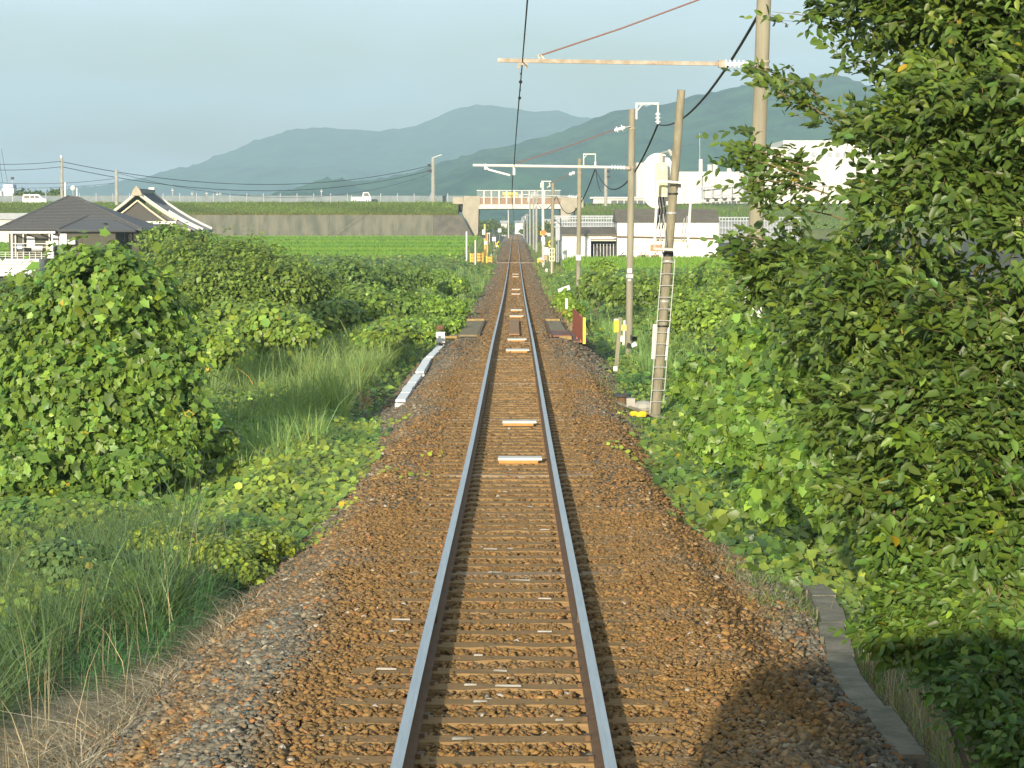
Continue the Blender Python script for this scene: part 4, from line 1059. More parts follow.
# pergola
tp_ = thing('pergola', 'white frame pergola on the deck in front of the dark house', 'pergola', hp(33, 258, -2))
for (x, y0, y1, dy) in ((12.5, 232, 258, -2), (52.8, 232, 258, -2), (16.2, 234, 257, .6), (24, 234, 257, .6), (50, 234, 257, .6)):
    MB().beam(hp(x, y1, dy), hp(x, y0, dy), .12 if dy < 0 else .08, .12 if dy < 0 else .08).build('post', M_white, tp_)
MB().beam(hp(10, 232.3, -2), hp(56, 232.3, -2), .14, .16).build('top_beam', M_white, tp_)
for x in (12.5, 26, 40, 53): MB().beam(hp(x, 232, -2), P(x * .99 + 1, 233.6, Yh + .7), .08, .1).build('rafter', M_white, tp_)
for y_ in (243.5, 247): MB().beam(hp(12, y_, -2.0), hp(54, y_, -2.0), .05, .05).build('hand_rail', M_galv, tp_)
td = thing('deck_wall', 'pale concrete terrace wall under the white pergola', 'terrace', hp(20, 268, -3))
MB().box(hp(-40, 0).x, hp(47, 0).x, Yh - 3.2, Yh + .95, zg - .4, hp(0, 259, -3.2).z).build('terrace_block', M_concl, td)
for k in range(3): MB().box(hp(-40, 0).x, hp(47, 0).x, Yh - 3.24, Yh - 3.2, hp(0, 262 + k * 3, -3.2).z, hp(0, 261.6 + k * 3, -3.2).z + .03).build('course_line', M_conc, td)
tf = thing('terrace_fence', 'low wire-mesh fence along the front of the pale terrace', 'fence', hp(0, 259, -3))
for x in range(-12, 48, 6): MB().beam(hp(x, 259, -3), hp(x, 252, -3), .05, .05).build('fence_post', M_galv, tf)
for y_ in (252, 254.2, 256.4): MB().beam(hp(-20, y_, -3), hp(47, y_, -3), .03, .03).build('fence_rail', M_galv, tf)
for i, (px, py, w_, h_, mm, lb) in enumerate(((50, 246, .5, .75, M_cream, 'cream storage box under the right end of the pergola'), (51.5, 255, .5, .5, M_white, 'white box on the terrace at the right pergola post'), (20, 247, .55, .35, mat('blue_grey', (.42, .48, .55), .6), 'blue-grey laundry basket left on the pergola deck'), (38, 248, .9, .35, M_galv, 'grey garden chairs row behind the pergola rail'))):
    c = P(px, py, Yh - .9); mb = MB(); mb.bx(c, (w_, .4, h_)); mb.bx(c + V3(0, 0, h_ / 2 + .02), (w_ * 1.06, .44, .04)); tag(mb.build('storage_box', mm, None, c), lb, 'box')

# ------------------------------------------------------------------ traditional house with tiled roof
Yt = 215.0
def tp3(px, py, dy=0): return P(px, py, Yt + dy)
t = thing('tiled_house', 'traditional house with curved grey tile roof and cream bargeboards', 'house', (tp3(140, 240).x, Yt, -1.9))
rx, rz = tp3(138.5, 193.5).x, tp3(0, 193.5).z
prf = [(0, 0), (1.2, -.90), (2.4, -1.72), (3.55, -2.42), (4.7, -3.02), (5.5, -3.38)]
rb = MB(); y0, y1 = Yt - .6, Yt + 9.5
pts = [(rx - a * .9, rz + b) for a, b in reversed(prf)] + [(rx + a, rz + b) for a, b in prf[1:]]
low = [(x, z - .16) for x, z in reversed(pts)]
rf = rb.prism(pts + low, y0 + .5, y1).build('roof', M_tile, t)
# tile ribs down the right slope, and rolled cream/white ridges
ribs = MB()
for k in range(30):
    y = y0 + .7 + k * .32
    ribs.tube([(rx + a, y, rz + b + .04) for a, b in prf], .05, 4)
ribs.build('roof_tiles', M_tile, rf)['kind'] = 'stuff'
mc = M_cream; mw = mat('plaster_ridge', (.66, .63, .55), .7)
for sgn, L in ((-1, 4), (1, 4)):
    bg_ = MB(); bg_.tube([(rx + sgn * a * (.9 if sgn < 0 else 1), y0 + .3, rz + b + .02) for a, b in prf[:L]], .09, 6); bg_.build('bargeboard', mc, rf)
    bg_ = MB(); bg_.tube([(rx + sgn * a * (.9 if sgn < 0 else 1), y0 + .75, rz + b + .16) for a, b in prf[:(6 if sgn > 0 else 4)]], .10, 6); bg_.build('verge_ridge', mw, rf)
    bg_ = MB(); bg_.tube([(rx + sgn * a * .93, y0 + .6, rz + b - .62) for a, b in prf[:4]], .08, 6); bg_.build('inner_bargeboard', mc, rf)
bg_ = MB(); bg_.tube([(rx + a, y1 - .5, rz + b + .2) for a, b in prf], .12, 6); bg_.build('verge_ridge', mw, rf)
bg_ = MB(); bg_.tube([(rx + a, y0 + 3.2, rz + b + .16) for a, b in prf[2:]], .12, 6); bg_.build('verge_ridge', mw, rf)
MB().beam((rx, y0 + .3, rz + .22), (rx, y1, rz + .22), .34, .42).build('main_ridge', M_tile, rf)
MB().beam((rx, y1 - 1.2, rz + .5), (rx, y1, rz + .55), .5, .2).build('ridge_end', M_white, rf)
orn = MB(); orn.prism([(rx - .5, rz - .2), (rx + .5, rz - .2), (rx + .34, rz + .25), (rx + .16, rz + .5), (rx - .16, rz + .5), (rx - .34, rz + .25)], y0 + .05, y0 + .3); orn.bx((rx, y0 + .17, rz + .56), (.2, .2, .14))
orn.build('ridge_ornament', M_abut, rf)
MB().prism([(rx - 2.7, rz - 2.6), (rx + 3.0, rz - 2.6), (rx, rz - .55)], Yt + .25, Yt + .5).build('gable_panel', mat('gable_lattice', (.085, .08, .068), .8, var=.15, scale=5, stretch=(6, 1, 1)), t)
MB().box(rx - 3, rx + 3.4, Yt + .1, Yt + .4, rz - 2.72, rz - 2.5).build('gable_sill', M_white, t)
MB().box(rx - 4.4, rx + 4.6, Yt + .8, Yt + 9, -2.2, rz - 3.05).build('wall', M_whited, t)
MB().hexa([(rx - 5.4, y0 - .2, rz - 3.6), (rx + 3.4, y0 - .2, rz - 3.6), (rx + 3.4, Yt + .3, rz - 2.9), (rx - 5.4, Yt + .3, rz - 2.9), (rx - 5.4, y0 - .2, rz - 3.45), (rx + 3.4, y0 - .2, rz - 3.45), (rx + 3.4, Yt + .3, rz - 2.75), (rx - 5.4, Yt + .3, rz - 2.75)]).build('skirt_roof', M_tile, t)

# ------------------------------------------------------------------ far left buildings
c = P(10, 185, 470); t = thing('white_tower', 'white block tower with blue-edged top at the left edge', 'building', (c.x, 470, 4))
p0, p1 = P(3.5, 207, 470), P(15, 188, 470); MB().box(p0.x, p1.x, 470, 473, 0, p1.z).build('tower_wall', M_white, t)
p0, p1 = P(4.5, 188, 470), P(14.8, 184.5, 470); MB().box(p0.x, p1.x, 469.9, 473, p0.z + .01, p1.z).build('top_band', mat('blue_band', (.42, .47, .62), .6), t)
MB().box(p0.x + .3, p1.x - .3, 469.85, 469.895, p0.z + .15, p1.z - .1).build('sign_panel', M_white, t)
p0, p1 = P(-12, 208, 469), P(3, 191, 469); MB().box(p0.x, p1.x, 469, 472, 0, p1.z).build('low_block', M_whited, t)
MB().bx(P(14, 178.5, 470), (.55, .4, .5)).build('black_beacon', M_black, t); MB().tube([P(14, 184, 471), P(14, 178, 471)], .06, 5).build('beacon_stem', M_galv, t)
for i, (x0, x1, y0, y1, mr, mw_, lb) in enumerate(((99, 112, 196.5, 205, mat('red_roof', (.32, .12, .09), .7), M_cream, 'small far house with a dull red roof behind the dark house'), (90, 100, 200, 206, M_cream, M_whited, 'small pale far shed beside the red-roofed house'), (-20, 36, 213, 226, M_whited, M_whited, 'pale low wall-like shed left behind the dark house'), (18, 24, 199, 207, M_cream, M_concl, 'tiny pale hut left of the white van'))):
    Y = 480 if i != 2 else 330
    p0, p1 = P(x0, y1, Y), P(x1, y0, Y); h = (p1.z - p0.z)
    t = thing('far_house', lb, 'house', ((p0.x + p1.x) / 2, Y, p0.z), 'small houses beyond the road')
    MB().box(p0.x, p1.x, Y, Y + 5, min(p0.z, -1) - .5, p0.z + h * .55).build('wall', mw_, t)
    MB().prismx([(Y - .5, p0.z + h * .5), (Y + 2.5, p1.z), (Y + 5.5, p0.z + h * .5)], p0.x - .3, p1.x + .3).build('roof', mr, t)
    if i < 2: MB().box(p0.x + .5, p0.x + 1.2, Y - .03, Y - .003, p0.z + .2, p0.z + h * .4).build('window', M_glass, t)

# ------------------------------------------------------------------ sheds on the right
Ys = 240.0
def sp3(px, py, dy=0): return P(px, py, Ys + dy)
t = thing('white_shed', 'large white shed with brown-grey roof and a dark mid-height rail', 'shed', (sp3(666, 256).x, Ys, -1.4))
x0, x1 = sp3(617, 0).x, sp3(718, 0).x; zb_, zm, zt_ = sp3(0, 257).z, sp3(0, 222).z, sp3(0, 209).z
wn = int(12); 
for k in range(wn):                                     # wall sheets
    a = x0 + (x1 - x0) * k / wn; b = x0 + (x1 - x0) * (k + 1) / wn
    MB().box(a, b - .015, Ys, Ys + .1, zb_ - .3, zm).build('wall_panel', M_white, t)
MB().box(x0, x1, Ys + .11, Ys + 9, zb_ - .3, zm - .01).build('shell', M_whited, t)
MB().prismx([(Ys - .35, zm - .02), (Ys + 4.5, zt_ + .0), (Ys + 9.3, zm - .02)], x0 - .12, x1 + .1).build('roof', M_grayroof, t)
MB().beam(sp3(612, 236.3, -.3), sp3(719, 238.3, -.3), .3, .12).build('awning_rail', M_rust, t)
for x in (620, 652, 690, 716): MB().beam(sp3(x, 236.3 + (x - 612) * .0187, -.3), sp3(x, 236.3 + (x - 612) * .0187, .05), .08, .08).build('rail_bracket', M_rust, t)
MB().box(sp3(650, 0).x, sp3(662, 0).x, Ys - .04, Ys - .002, sp3(0, 251).z, sp3(0, 244.5).z).build('orange_hatch', mat('hatch', (.45, .22, .10), .7, var=.2), t)
MB().box(sp3(633, 0).x, sp3(637, 0).x, Ys - .04, Ys - .002, sp3(0, 250).z, sp3(0, 245).z).build('small_hatch', M_cream, t)
for i, x in enumerate((622, 641, 645, 655)):
    c = sp3(x, 254, -1.2); mb = MB(); mb.beam(c - V3(.3, 0, .3), c + V3(.25, 0, .3), .07, .07); mb.beam(c + V3(.3, 0, -.3), c + V3(-.1, .1, .25), .06, .06); mb.bx(c - V3(0, 0, .2), (.8, .4, .2))
    tag(mb.build('farm_tool', [M_dark, M_polew, M_rusty, M_rust][i], None, c), ['dark farm gear heap at the white shed corner', 'light timber trestle against the white shed wall', 'leaning pole pile by the small orange hatch', 'rusty cart under the orange hatch'][i], 'farm gear')
t = thing('low_shed', 'lower white shed with brown-grey lean-to roof and dark open bay', 'shed', (sp3(588, 256).x, Ys + 1, -1.4))
x0, x1 = sp3(561.5, 0).x, sp3(616.8, 0).x
zt3, ze3 = sp3(0, 227).z, sp3(0, 234.5).z
MB().prismx([(Ys + .6, ze3), (Ys + 5, zt3), (Ys + 5, zt3 - .15), (Ys + .6, ze3 - .12)], x0, x1 - .01).build('roof', M_grayroof, t)
xq = sp3(591, 0).x
MB().box(x0 + .1, xq, Ys + 1, Ys + 5, -1.7, ze3 - .1).build('wall', M_white, t)
MB().box(xq, x1 - .02, Ys + 1, Ys + 1.2, sp3(0, 239).z, ze3 - .1).build('lintel', M_white, t)
MB().box(xq + .01, x1 - .02, Ys + 3.5, Ys + 3.7, -1.7, ze3 - .1).build('back_wall', M_dark, t)
MB().box(xq, x1 - .05, Ys + .9, Ys + .99, sp3(0, 241).z, sp3(0, 239.7).z).build('bay_beam', M_beige, t)
for k in range(7): MB().bx((xq + .3 + k * .33, Ys + 1.1, -.75), (.06, .06, 1.7)).build('bay_slat', M_galv, t)
MB().box(x0 + .3, x0 + 1.6, Ys + .97, Ys + .998, -1.5, sp3(0, 242).z).build('door', mat('pale_green', (.62, .66, .56), .6), t)
# greenhouse fencing behind
t = thing('grey_racks', 'grey greenhouse framework rising behind the low shed roof', 'greenhouse', (sp3(586, 216).x, 262, -1))
Yg = 262
for x in np.arange(562, 617, 2.6): MB().beam(P(x, 240, Yg), P(x, 216.5, Yg), .10, .10).build('frame_post', M_fence, t)
for y_ in (216.2, 218.5, 222.5, 226.5): MB().beam(P(554, y_, Yg), P(617, y_, Yg), .12, .16).build('frame_rail', M_fence, t)
MB().box(P(561, 0, Yg).x, P(617, 0, Yg).x, Yg + .3, Yg + 6, -1.5, P(0, 221, Yg).z).build('plastic_wall', mat('dull_glasshouse', (.25, .28, .29), .5, var=.3, scale=.8), t)
mb = MB(); mb.box(P(555.5, 0, Yg).x, P(561, 0, Yg).x, Yg, Yg + 3, P(0, 240, Yg).z, P(0, 217, Yg).z); mb.build('end_screen', M_fence, t)
t = thing('grey_racks', 'grey greenhouse framework right of the white shed, by the tree', 'greenhouse', (sp3(735, 230).x, 262, -1))
for x in np.arange(719, 800, 3): MB().beam(P(x, 262, Yg), P(x, 217.5, Yg), .10, .10).build('frame_post', M_fence, t)
for y_ in (217.5, 221, 228, 236, 245, 252): MB().beam(P(718, y_, Yg), P(800, y_, Yg), .12, .12).build('frame_rail', M_fence, t)
MB().box(P(718, 0, Yg).x, P(800, 0, Yg).x, Yg + .3, Yg + 6, -1.5, P(0, 220, Yg).z).build('plastic_wall', mat('dull_glasshouse', (.25, .28, .29)), t)

# ------------------------------------------------------------------ factory beyond the road
Yf_ = 520.0
M_fwall = mat('factory_wall', (.66, .64, .57), .6, var=.08, scale=.25, stretch=(1, 1, .3))
t = thing('factory', 'long white factory block with three rooftop stacks', 'factory', (P(715, 220, Yf_).x, Yf_, 0))
def fbox(mb, x0, x1, y0, y1, Y, d): 
    p0, p1 = P(x0, y1, Y), P(x1, y0, Y); return mb.box(p0.x, p1.x, Y, Y + d, p0.z, p1.z)
fbox(MB(), 671, 758, 172, 240, Yf_, 20).build('main_block', M_fwall, t)
for k in range(9): fbox(MB(), 701 + k * 6.2, 701.5 + k * 6.2, 178, 222, Yf_ - .12, .12).build('wall_rib', M_fence, t)
fbox(MB(), 684.5, 701, 174, 225, Yf_ - 2, 2).build('stair_tower', M_fwall, t)
for k, (x0, x1, y0, y1, r_) in enumerate(((698, 702, 159.5, 175, 0), (706.5, 711.5, 165, 175, 0), (711.8, 717, 164, 175, 0), (726, 731, 168.5, 175, 0))):
    p0 = P((x0 + x1) / 2, y1, Yf_ + 2); p1 = P((x0 + x1) / 2, y0, Yf_ + 2); MB().tube([p0, p1], (x1 - x0) * Yf_ / F / 2, 12).build('roof_stack', M_whited if k else M_fwall, t)
MB().tube([P(699, 160, Yf_ + 3), P(698.8, 134, Yf_ + 3)], .05, 5).build('lightning_rod', M_galv, t)
for (y_, x0, x1) in ((188, 700, 748), (196, 702, 756), (206, 702, 756)): MB().beam(P(x0, y_, Yf_ - 3), P(x1, y_ - (5 if y_ < 190 else 1), Yf_ - 3), .2, .3).build('pipe_rail', M_fence, t)
for x in (702, 711, 720, 730.5, 742, 752): MB().beam(P(x, 224, Yf_ - 3), P(x, 186, Yf_ - 3), .18, .18).build('rack_post', M_fence, t)
for k in range(12): 
    x = 703 + k * 4.2; MB().bx(P(x, 201 - k * .25, Yf_ - 3.2), (.7, .3, .5)).build('pipe_valve', M_dark if k % 2 else M_galv, t)
mb = MB()
for k in range(9):
    for j in range(3): mb.bx(P(704 + k * 5.5, 210 + j * 3, Yf_ - .1), (.6, .1, .3))
mb.build('wall_vents', M_cream, t)['kind'] = 'stuff'
MB().beam(P(735, 190, Yf_ - 3), P(748, 177, Yf_ - 3), .3, .3).build('duct', M_fence, t)
fbox(MB(), 636, 672, 163, 240, Yf_ + 30, 10).build('rear_block', M_whited, t)
t = thing('white_hall', 'tall white industrial hall glimpsed through the tree leaves', 'factory', (P(830, 200, 480).x, 480, 0))
fbox(MB(), 757, 905, 148, 240, 480, 30).build('hall_wall', M_fwall, t)
fbox(MB(), 782, 905, 141, 148.01, 481, 28).build('upper_storey', M_fwall, t)
for k in range(14): fbox(MB(), 786 + k * 8, 790.5 + k * 8, 152.5, 157.5, 479.9, .12).build('window', M_fence, t)
for k in range(8): fbox(MB(), 772 + k * 17, 772.5 + k * 17, 160, 230, 479.9, .1).build('wall_rib', M_fence, t)
fbox(MB(), 762, 905, 205, 208, 479.6, .3).build('ledge', M_fence, t)
for k in range(12): fbox(MB(), 764 + k * 10, 770 + k * 10, 212, 218, 479.85, .12).build('low_window', M_glass, t)
t = thing('low_warehouse', 'low white warehouse with dark windows behind the second pole', 'warehouse', (P(612, 205, 470).x, 470, 3))
fbox(MB(), 593, 658, 198.5, 206, 470, 8).build('wall', M_whited, t)
for k in range(7): fbox(MB(), 611 + k * 6.6, 616.6 + k * 6.6, 200.5, 204.5, 469.9, .12).build('window', M_glass, t)
fbox(MB(), 590, 660, 197, 198.6, 469.5, 9).build('roof_edge', M_fwall, t)
t = farpole('village pole with small crossarms between second and third track poles', 605.5, 168, 206, 300, .2, arms=((171, 1, 3), (177, 1, 3)), g='utility poles beyond the road')
for (x, y) in ((608, 171.5), (608.3, 177)): MB().bx(P(x, y, 299.6), (.35, .3, .3)).build('insulator', M_dark, t)

# buildings and objects seen under the overpass
for i, (x0, x1, y0, y1, mm, lb) in enumerate(((515, 523, 220.5, 227, M_white, 'white house seen under the overpass just right of the rails'), (501, 507, 220.5, 226, M_whited, 'pale house seen under the overpass left of the rails'), (544, 552, 219, 230, M_cream, 'pale building behind the pole cluster under the overpass'))):
    Y = 760; p0, p1 = P(x0, y1, Y), P(x1, y0, Y); t = thing('far_house', lb, 'house', ((p0.x + p1.x) / 2, Y, p0.z))
    MB().box(p0.x, p1.x, Y, Y + 6, -4.5, p1.z - .8).build('wall', mm, t); MB().prismx([(Y - .5, p1.z - .8), (Y + 3, p1.z), (Y + 6.5, p1.z - .8)], p0.x - .3, p1.x + .3).build('roof', M_whited if i else M_galv, t)

# ------------------------------------------------------------------ mountains
M_mt = mat('forest_mountain', (.012, .060, .028), .95, col2=(.06, .15, .06), scale=.02, bump=0, detail=12, mid=(.38, .62))
def ridge(name, pts, Y, depth, seed, amp):
    px = np.array([p[0] for p in pts], float); py = np.array([p[1] for p in pts], float)
    X = np.linspace(P(px[0], 0, Y).x, P(px[-1], 0, Y).x, 420); ppx = VX + (X - CX) * F / Y
    zt = CZ - (np.interp(ppx, px, py) - HY) * Y / F
    k = np.exp(-.5 * (np.arange(-4, 5) / 1.8) ** 2); k /= k.sum(); zt = np.convolve(np.pad(zt, 4, 'edge'), k, 'valid')
    zt = zt + amp * .05 * nz(X, X * 0, .045 * 2000 / Y, seed) + amp * .03 * nz(X, X * 0, .16 * 2000 / Y, seed + 1) + amp * .022 * R.normal(size=len(X))
    rows = 90; V = []
    for i in range(rows + 1):
        t_ = i / rows                                    # 0 crest, 1 foot
        y = Y - depth * t_ + 0 * X
        sh = (1 - t_) ** 1.15
        g = nz(X, y, .010 * 2000 / Y, seed + 4) * .55 + nz(X + 60 * nz(X, y, .004, 2), y * .5, .028 * 2000 / Y, seed + 9) * .35
        z = -6 + (zt + 6) * sh + amp * g * np.sin(math.pi * min(1, t_ * 1.0)) * .95 + amp * .035 * R.normal(size=len(X)) * (t_ < .98) * (t_ > 0)
        V.append(np.stack([X, y, z], -1))
    V.append(np.stack([X, Y + depth * .6 + 0 * X, 0 * X - 6], -1))
    order = [rows + 1] + list(range(rows + 1))
    V = np.stack([V[j] for j in order]); ny, nx = V.shape[:2]
    i = np.arange(nx - 1)[None] + (np.arange(ny - 1) * nx)[:, None]
    T = np.stack([i, i + nx, i + nx + 1, i + 1], -1).reshape(-1, 4)
    tag(arr_mesh(name, V.reshape(-1, 3), T, M_mt, smooth=True, org=(float(X.mean()), Y - depth, 0)), kind='structure')
ridge('far_mountain', [(-900, 188), (-500, 196), (-200, 200), (20, 200), (60, 196), (100, 188), (140, 184), (165, 181), (178, 176), (190, 171), (203, 160), (215, 157), (228, 156), (240, 149), (262, 142), (290, 131), (312, 127), (326, 128), (345, 131), (360, 131), (380, 133), (398, 131), (410, 130), (430, 121), (450, 112), (468, 105), (478, 103), (490, 106), (505, 110), (525, 112), (545, 110), (560, 113), (575, 118), (590, 121), (620, 116), (700, 118), (850, 130), (1100, 110), (1500, 130), (2200, 180)], 5600, 1500, 1, 60)
ridge('near_mountain', [(100, 215), (230, 212), (290, 200), (330, 190), (370, 181), (410, 173), (440, 163), (480, 152), (520, 143), (545, 137), (565, 130), (590, 121), (610, 113), (630, 109), (650, 106), (668, 104), (690, 97), (715, 92), (740, 87), (765, 85), (790, 80), (812, 77), (830, 75), (845, 77), (862, 85), (880, 96), (910, 112), (960, 122), (1030, 118), (1100, 100), (1300, 90), (1600, 110), (2300, 170)], 2600, 1050, 5, 33)
# ------------------------------------------------------------------ haze
ZT = 330.0
hz = MB().box(-3900, 3900, -120, 6300, -9.5, ZT).build('haze', bpy.data.materials.new('haze_air'), None, (0, 3000, 100))
hm = hz.data.materials[0]; hm.use_nodes = True; t_ = hm.node_tree
for n in list(t_.nodes):
    if n.type != 'OUTPUT_MATERIAL': t_.nodes.remove(n)
pv = t_.nodes.new('ShaderNodeVolumePrincipled'); pv.inputs['Density'].default_value = HAZE; pv.inputs['Color'].default_value = (.60, .85, .99, 1); pv.inputs['Anisotropy'].default_value = 0.0
t_.links.new(pv.outputs['Volume'], t_.nodes['Material Output'].inputs['Volume'])
hz['kind'] = 'stuff'
# ------------------------------------------------------------------ vegetation
def gz(x, y): return ground(x, y)
def lab_leaves(parent, C, N, D, S, tpl, m, n=300, score=None):
    """the n leaves that show largest become parts of their own; returns the mask of the rest"""
    sc = S / np.maximum(C[:, 1], 1) if score is None else score
    idx = np.argsort(-sc)[:n]; rest = np.ones(len(C), bool); rest[idx] = False
    mes = []
    for k in range(8):
        me = bpy.data.meshes.new('leaf'); me.from_pydata([tuple(v) for v in tpl[0]], [], tpl[1].tolist()); me.materials.append(m)
        a = me.attributes.new('tint', 'FLOAT_COLOR', 'POINT'); c = tints(1, len(tpl[0]), .22, .12); a.data.foreach_set('color', np.hstack([c, np.ones((len(c), 1))]).astype(np.float32).ravel()); mes.append(me)
    o0 = ORG[parent]
    for i in idx:
        nn = Vector(N[i]).normalized(); d = Vector(D[i]); d = (d - nn * d.dot(nn)).normalized(); b = nn.cross(d)
        M = Matrix((d, b, nn)).transposed().to_4x4()
        o = bpy.data.objects.new('leaf', mes[i % 8]); COL.objects.link(o); o.parent = parent
        s = float(S[i]); M = Matrix.Translation(Vector(C[i]) - o0) @ M @ Matrix.Scale(s, 4); o.matrix_local = M
    return rest

def cover(name, n, xr, yr, off, size, tpl, m, keep=None, var=.28, yel=.15, base=(1, 1, 1), layers=.12, mat_base=True, tilt=.55, dens_y=None, mesh=None):
    """creepers over a height surface: leaves face up and out along its slope, several layers deep"""
    y = yr[0] + (yr[1] - yr[0]) * R.rand(n) ** (1.0 if dens_y is None else dens_y)
    x = R.uniform(xr[0], xr[1], n)
    if keep is not None:
        k = keep(x, y); x, y = x[k], y[k]
    H = lambda a, b: ground(a, b) + off(a, b)
    z = H(x, y); e = .12
    nx = -(H(x + e, y) - z) / e; ny = -(H(x, y + e) - z) / e
    N = unit(np.stack([nx * .8, ny * .8 - .45, np.ones_like(nx)], 1)) + R.normal(0, tilt, (len(x), 3)) * .6
    C = np.stack([x, y, z - layers * R.rand(len(x)) ** 1.5 + .02], 1)
    S = size(y) * np.exp(R.normal(0, .25, len(x)))
    V, T = leaves(C, N, S, tpl)
    pat = 1 + .20 * nz(x, y, .9, 8)[:, None] + sm(.05, .45, nz(x, y, .55, 14))[:, None] * np.array([[-.36, -.20, -.16]])
    Cc = tints(len(x), len(tpl[0]), var, yel, base=base) * np.repeat(pat, len(tpl[0]), 0)
    return V, T, Cc

# --- left bank creeper surface
def edgeL(y): return np.interp(y, [10, 16.5, 19, 21, 23.7, 26.4, 34.4, 42, 50, 62, 75, 90, 110, 150, 250], [-3.1, -3.05, -2.9, -2.75, -2.42, -2.35, -2.1, -2.35, -3.0, -2.9, -2.6, -2.2, -2.0, -1.9, -1.9])
def offL(x, y):
    b = .45 * sm(.05, .9, nz(x, y, .45, 6)) * sm(44, 52, y) * sm(.6, 2, edgeL(y) - x) * sm(95, 75, y)
    e = edgeL(y); d = e - x
    h = .05 + .42 * sm(-.1, 1.1, d) + .30 * sm(.8, 3, d) * (1 + .8 * nz(x, y, .45, 2)) + .16 * nz(x, y, 1.3, 4) * sm(0, .6, d)
    h = h - .35 * np.exp(-((x + 4.6) ** 2 / .8 + (y - 33) ** 2 / 50))      # hollow in front of the big bush
    return np.maximum(h + b, .03)
pts = []
kL = lambda x, y: (x < edgeL(y) + .16 * nz(x * 0 + 1, y, 2.3, 1) + R.normal(0, .10, len(x))) & ((y > 24) | ((x < -3.4) & (y > 21.8)))
V, T, C_ = cover('c', 78000, (-9, -1.9), (19, 48), offL, lambda y: .092 + 0 * y, KUD, L_kud, kL, layers=.22); pts.append((V, T, C_))
t = thing('creeper_slope', 'bright broad-leaved creeper covering the left embankment beside the ballast', 'creeper', (-4, 30, -1.2))
mk = lambda: None
gx, gy = np.linspace(-16, -2.0, 100), np.linspace(20, 80, 160)
Xg, Yg2 = np.meshgrid(gx, gy)
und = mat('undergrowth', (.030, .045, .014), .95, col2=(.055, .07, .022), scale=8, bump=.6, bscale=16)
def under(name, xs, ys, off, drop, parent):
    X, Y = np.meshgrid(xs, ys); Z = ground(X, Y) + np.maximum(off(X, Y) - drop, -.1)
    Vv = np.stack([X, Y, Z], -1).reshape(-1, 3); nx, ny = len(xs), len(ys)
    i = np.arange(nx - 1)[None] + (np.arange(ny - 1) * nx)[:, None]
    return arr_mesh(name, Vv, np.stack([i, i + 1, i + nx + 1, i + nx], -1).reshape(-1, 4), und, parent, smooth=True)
under('stem_mat', gx, gy, lambda x, y: offL(x, y) * sm(-.1, .5, edgeL(y) - x), .20, t)
V, T, C_ = pts[0]
nl = len(V) // 7
cen = V.reshape(nl, 7, 3)[:, 0]
vis = (cen[:, 1] < 26)
# the nearest 300 leaves as parts
order = np.argsort(cen[:, 1] + R.rand(nl) * 3 + 50 * (cen[:, 0] < -6.5))[:300]
rest = np.ones(nl, bool); rest[order] = False
for j in order:
    vv = V.reshape(nl, 7, 3)[j]; me = bpy.data.meshes.new('leaf'); c0 = Vector(vv[0]); me.from_pydata([tuple(Vector(p) - c0) for p in vv], [], KUD[1].tolist()); me.materials.append(L_kud)
    a = me.attributes.new('tint', 'FLOAT_COLOR', 'POINT'); a.data.foreach_set('color', np.hstack([C_.reshape(nl, 7, 3)[j], np.ones((7, 1))]).astype(np.float32).ravel())
    o = bpy.data.objects.new('leaf', me); COL.objects.link(o); o.parent = t; o.location = c0 - ORG[t]
k = rest.nonzero()[0]
o = arr_mesh('foliage', V.reshape(nl, 7, 3)[k].reshape(-1, 3), (KUD[1][None] + (np.arange(len(k)) * 7)[:, None, None]).reshape(-1, 3), L_kud, t, C_.reshape(nl, 7, 3)[k].reshape(-1, 3)); o['kind'] = 'stuff'
# farther creeper
L2 = []
kf = lambda x, y: (x < edgeL(y) + R.normal(0, .14, len(x))) & ((y > 0))
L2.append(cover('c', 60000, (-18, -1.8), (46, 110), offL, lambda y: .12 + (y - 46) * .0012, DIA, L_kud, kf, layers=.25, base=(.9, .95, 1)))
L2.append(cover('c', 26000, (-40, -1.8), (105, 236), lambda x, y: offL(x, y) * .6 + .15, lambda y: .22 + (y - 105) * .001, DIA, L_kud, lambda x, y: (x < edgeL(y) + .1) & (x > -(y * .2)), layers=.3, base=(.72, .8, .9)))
o = arr_mesh('ground_creeper', *cat(L2)[:2], L_kud, None, cat(L2)[2], org=(-6, 70, -1)); o['kind'] = 'stuff'

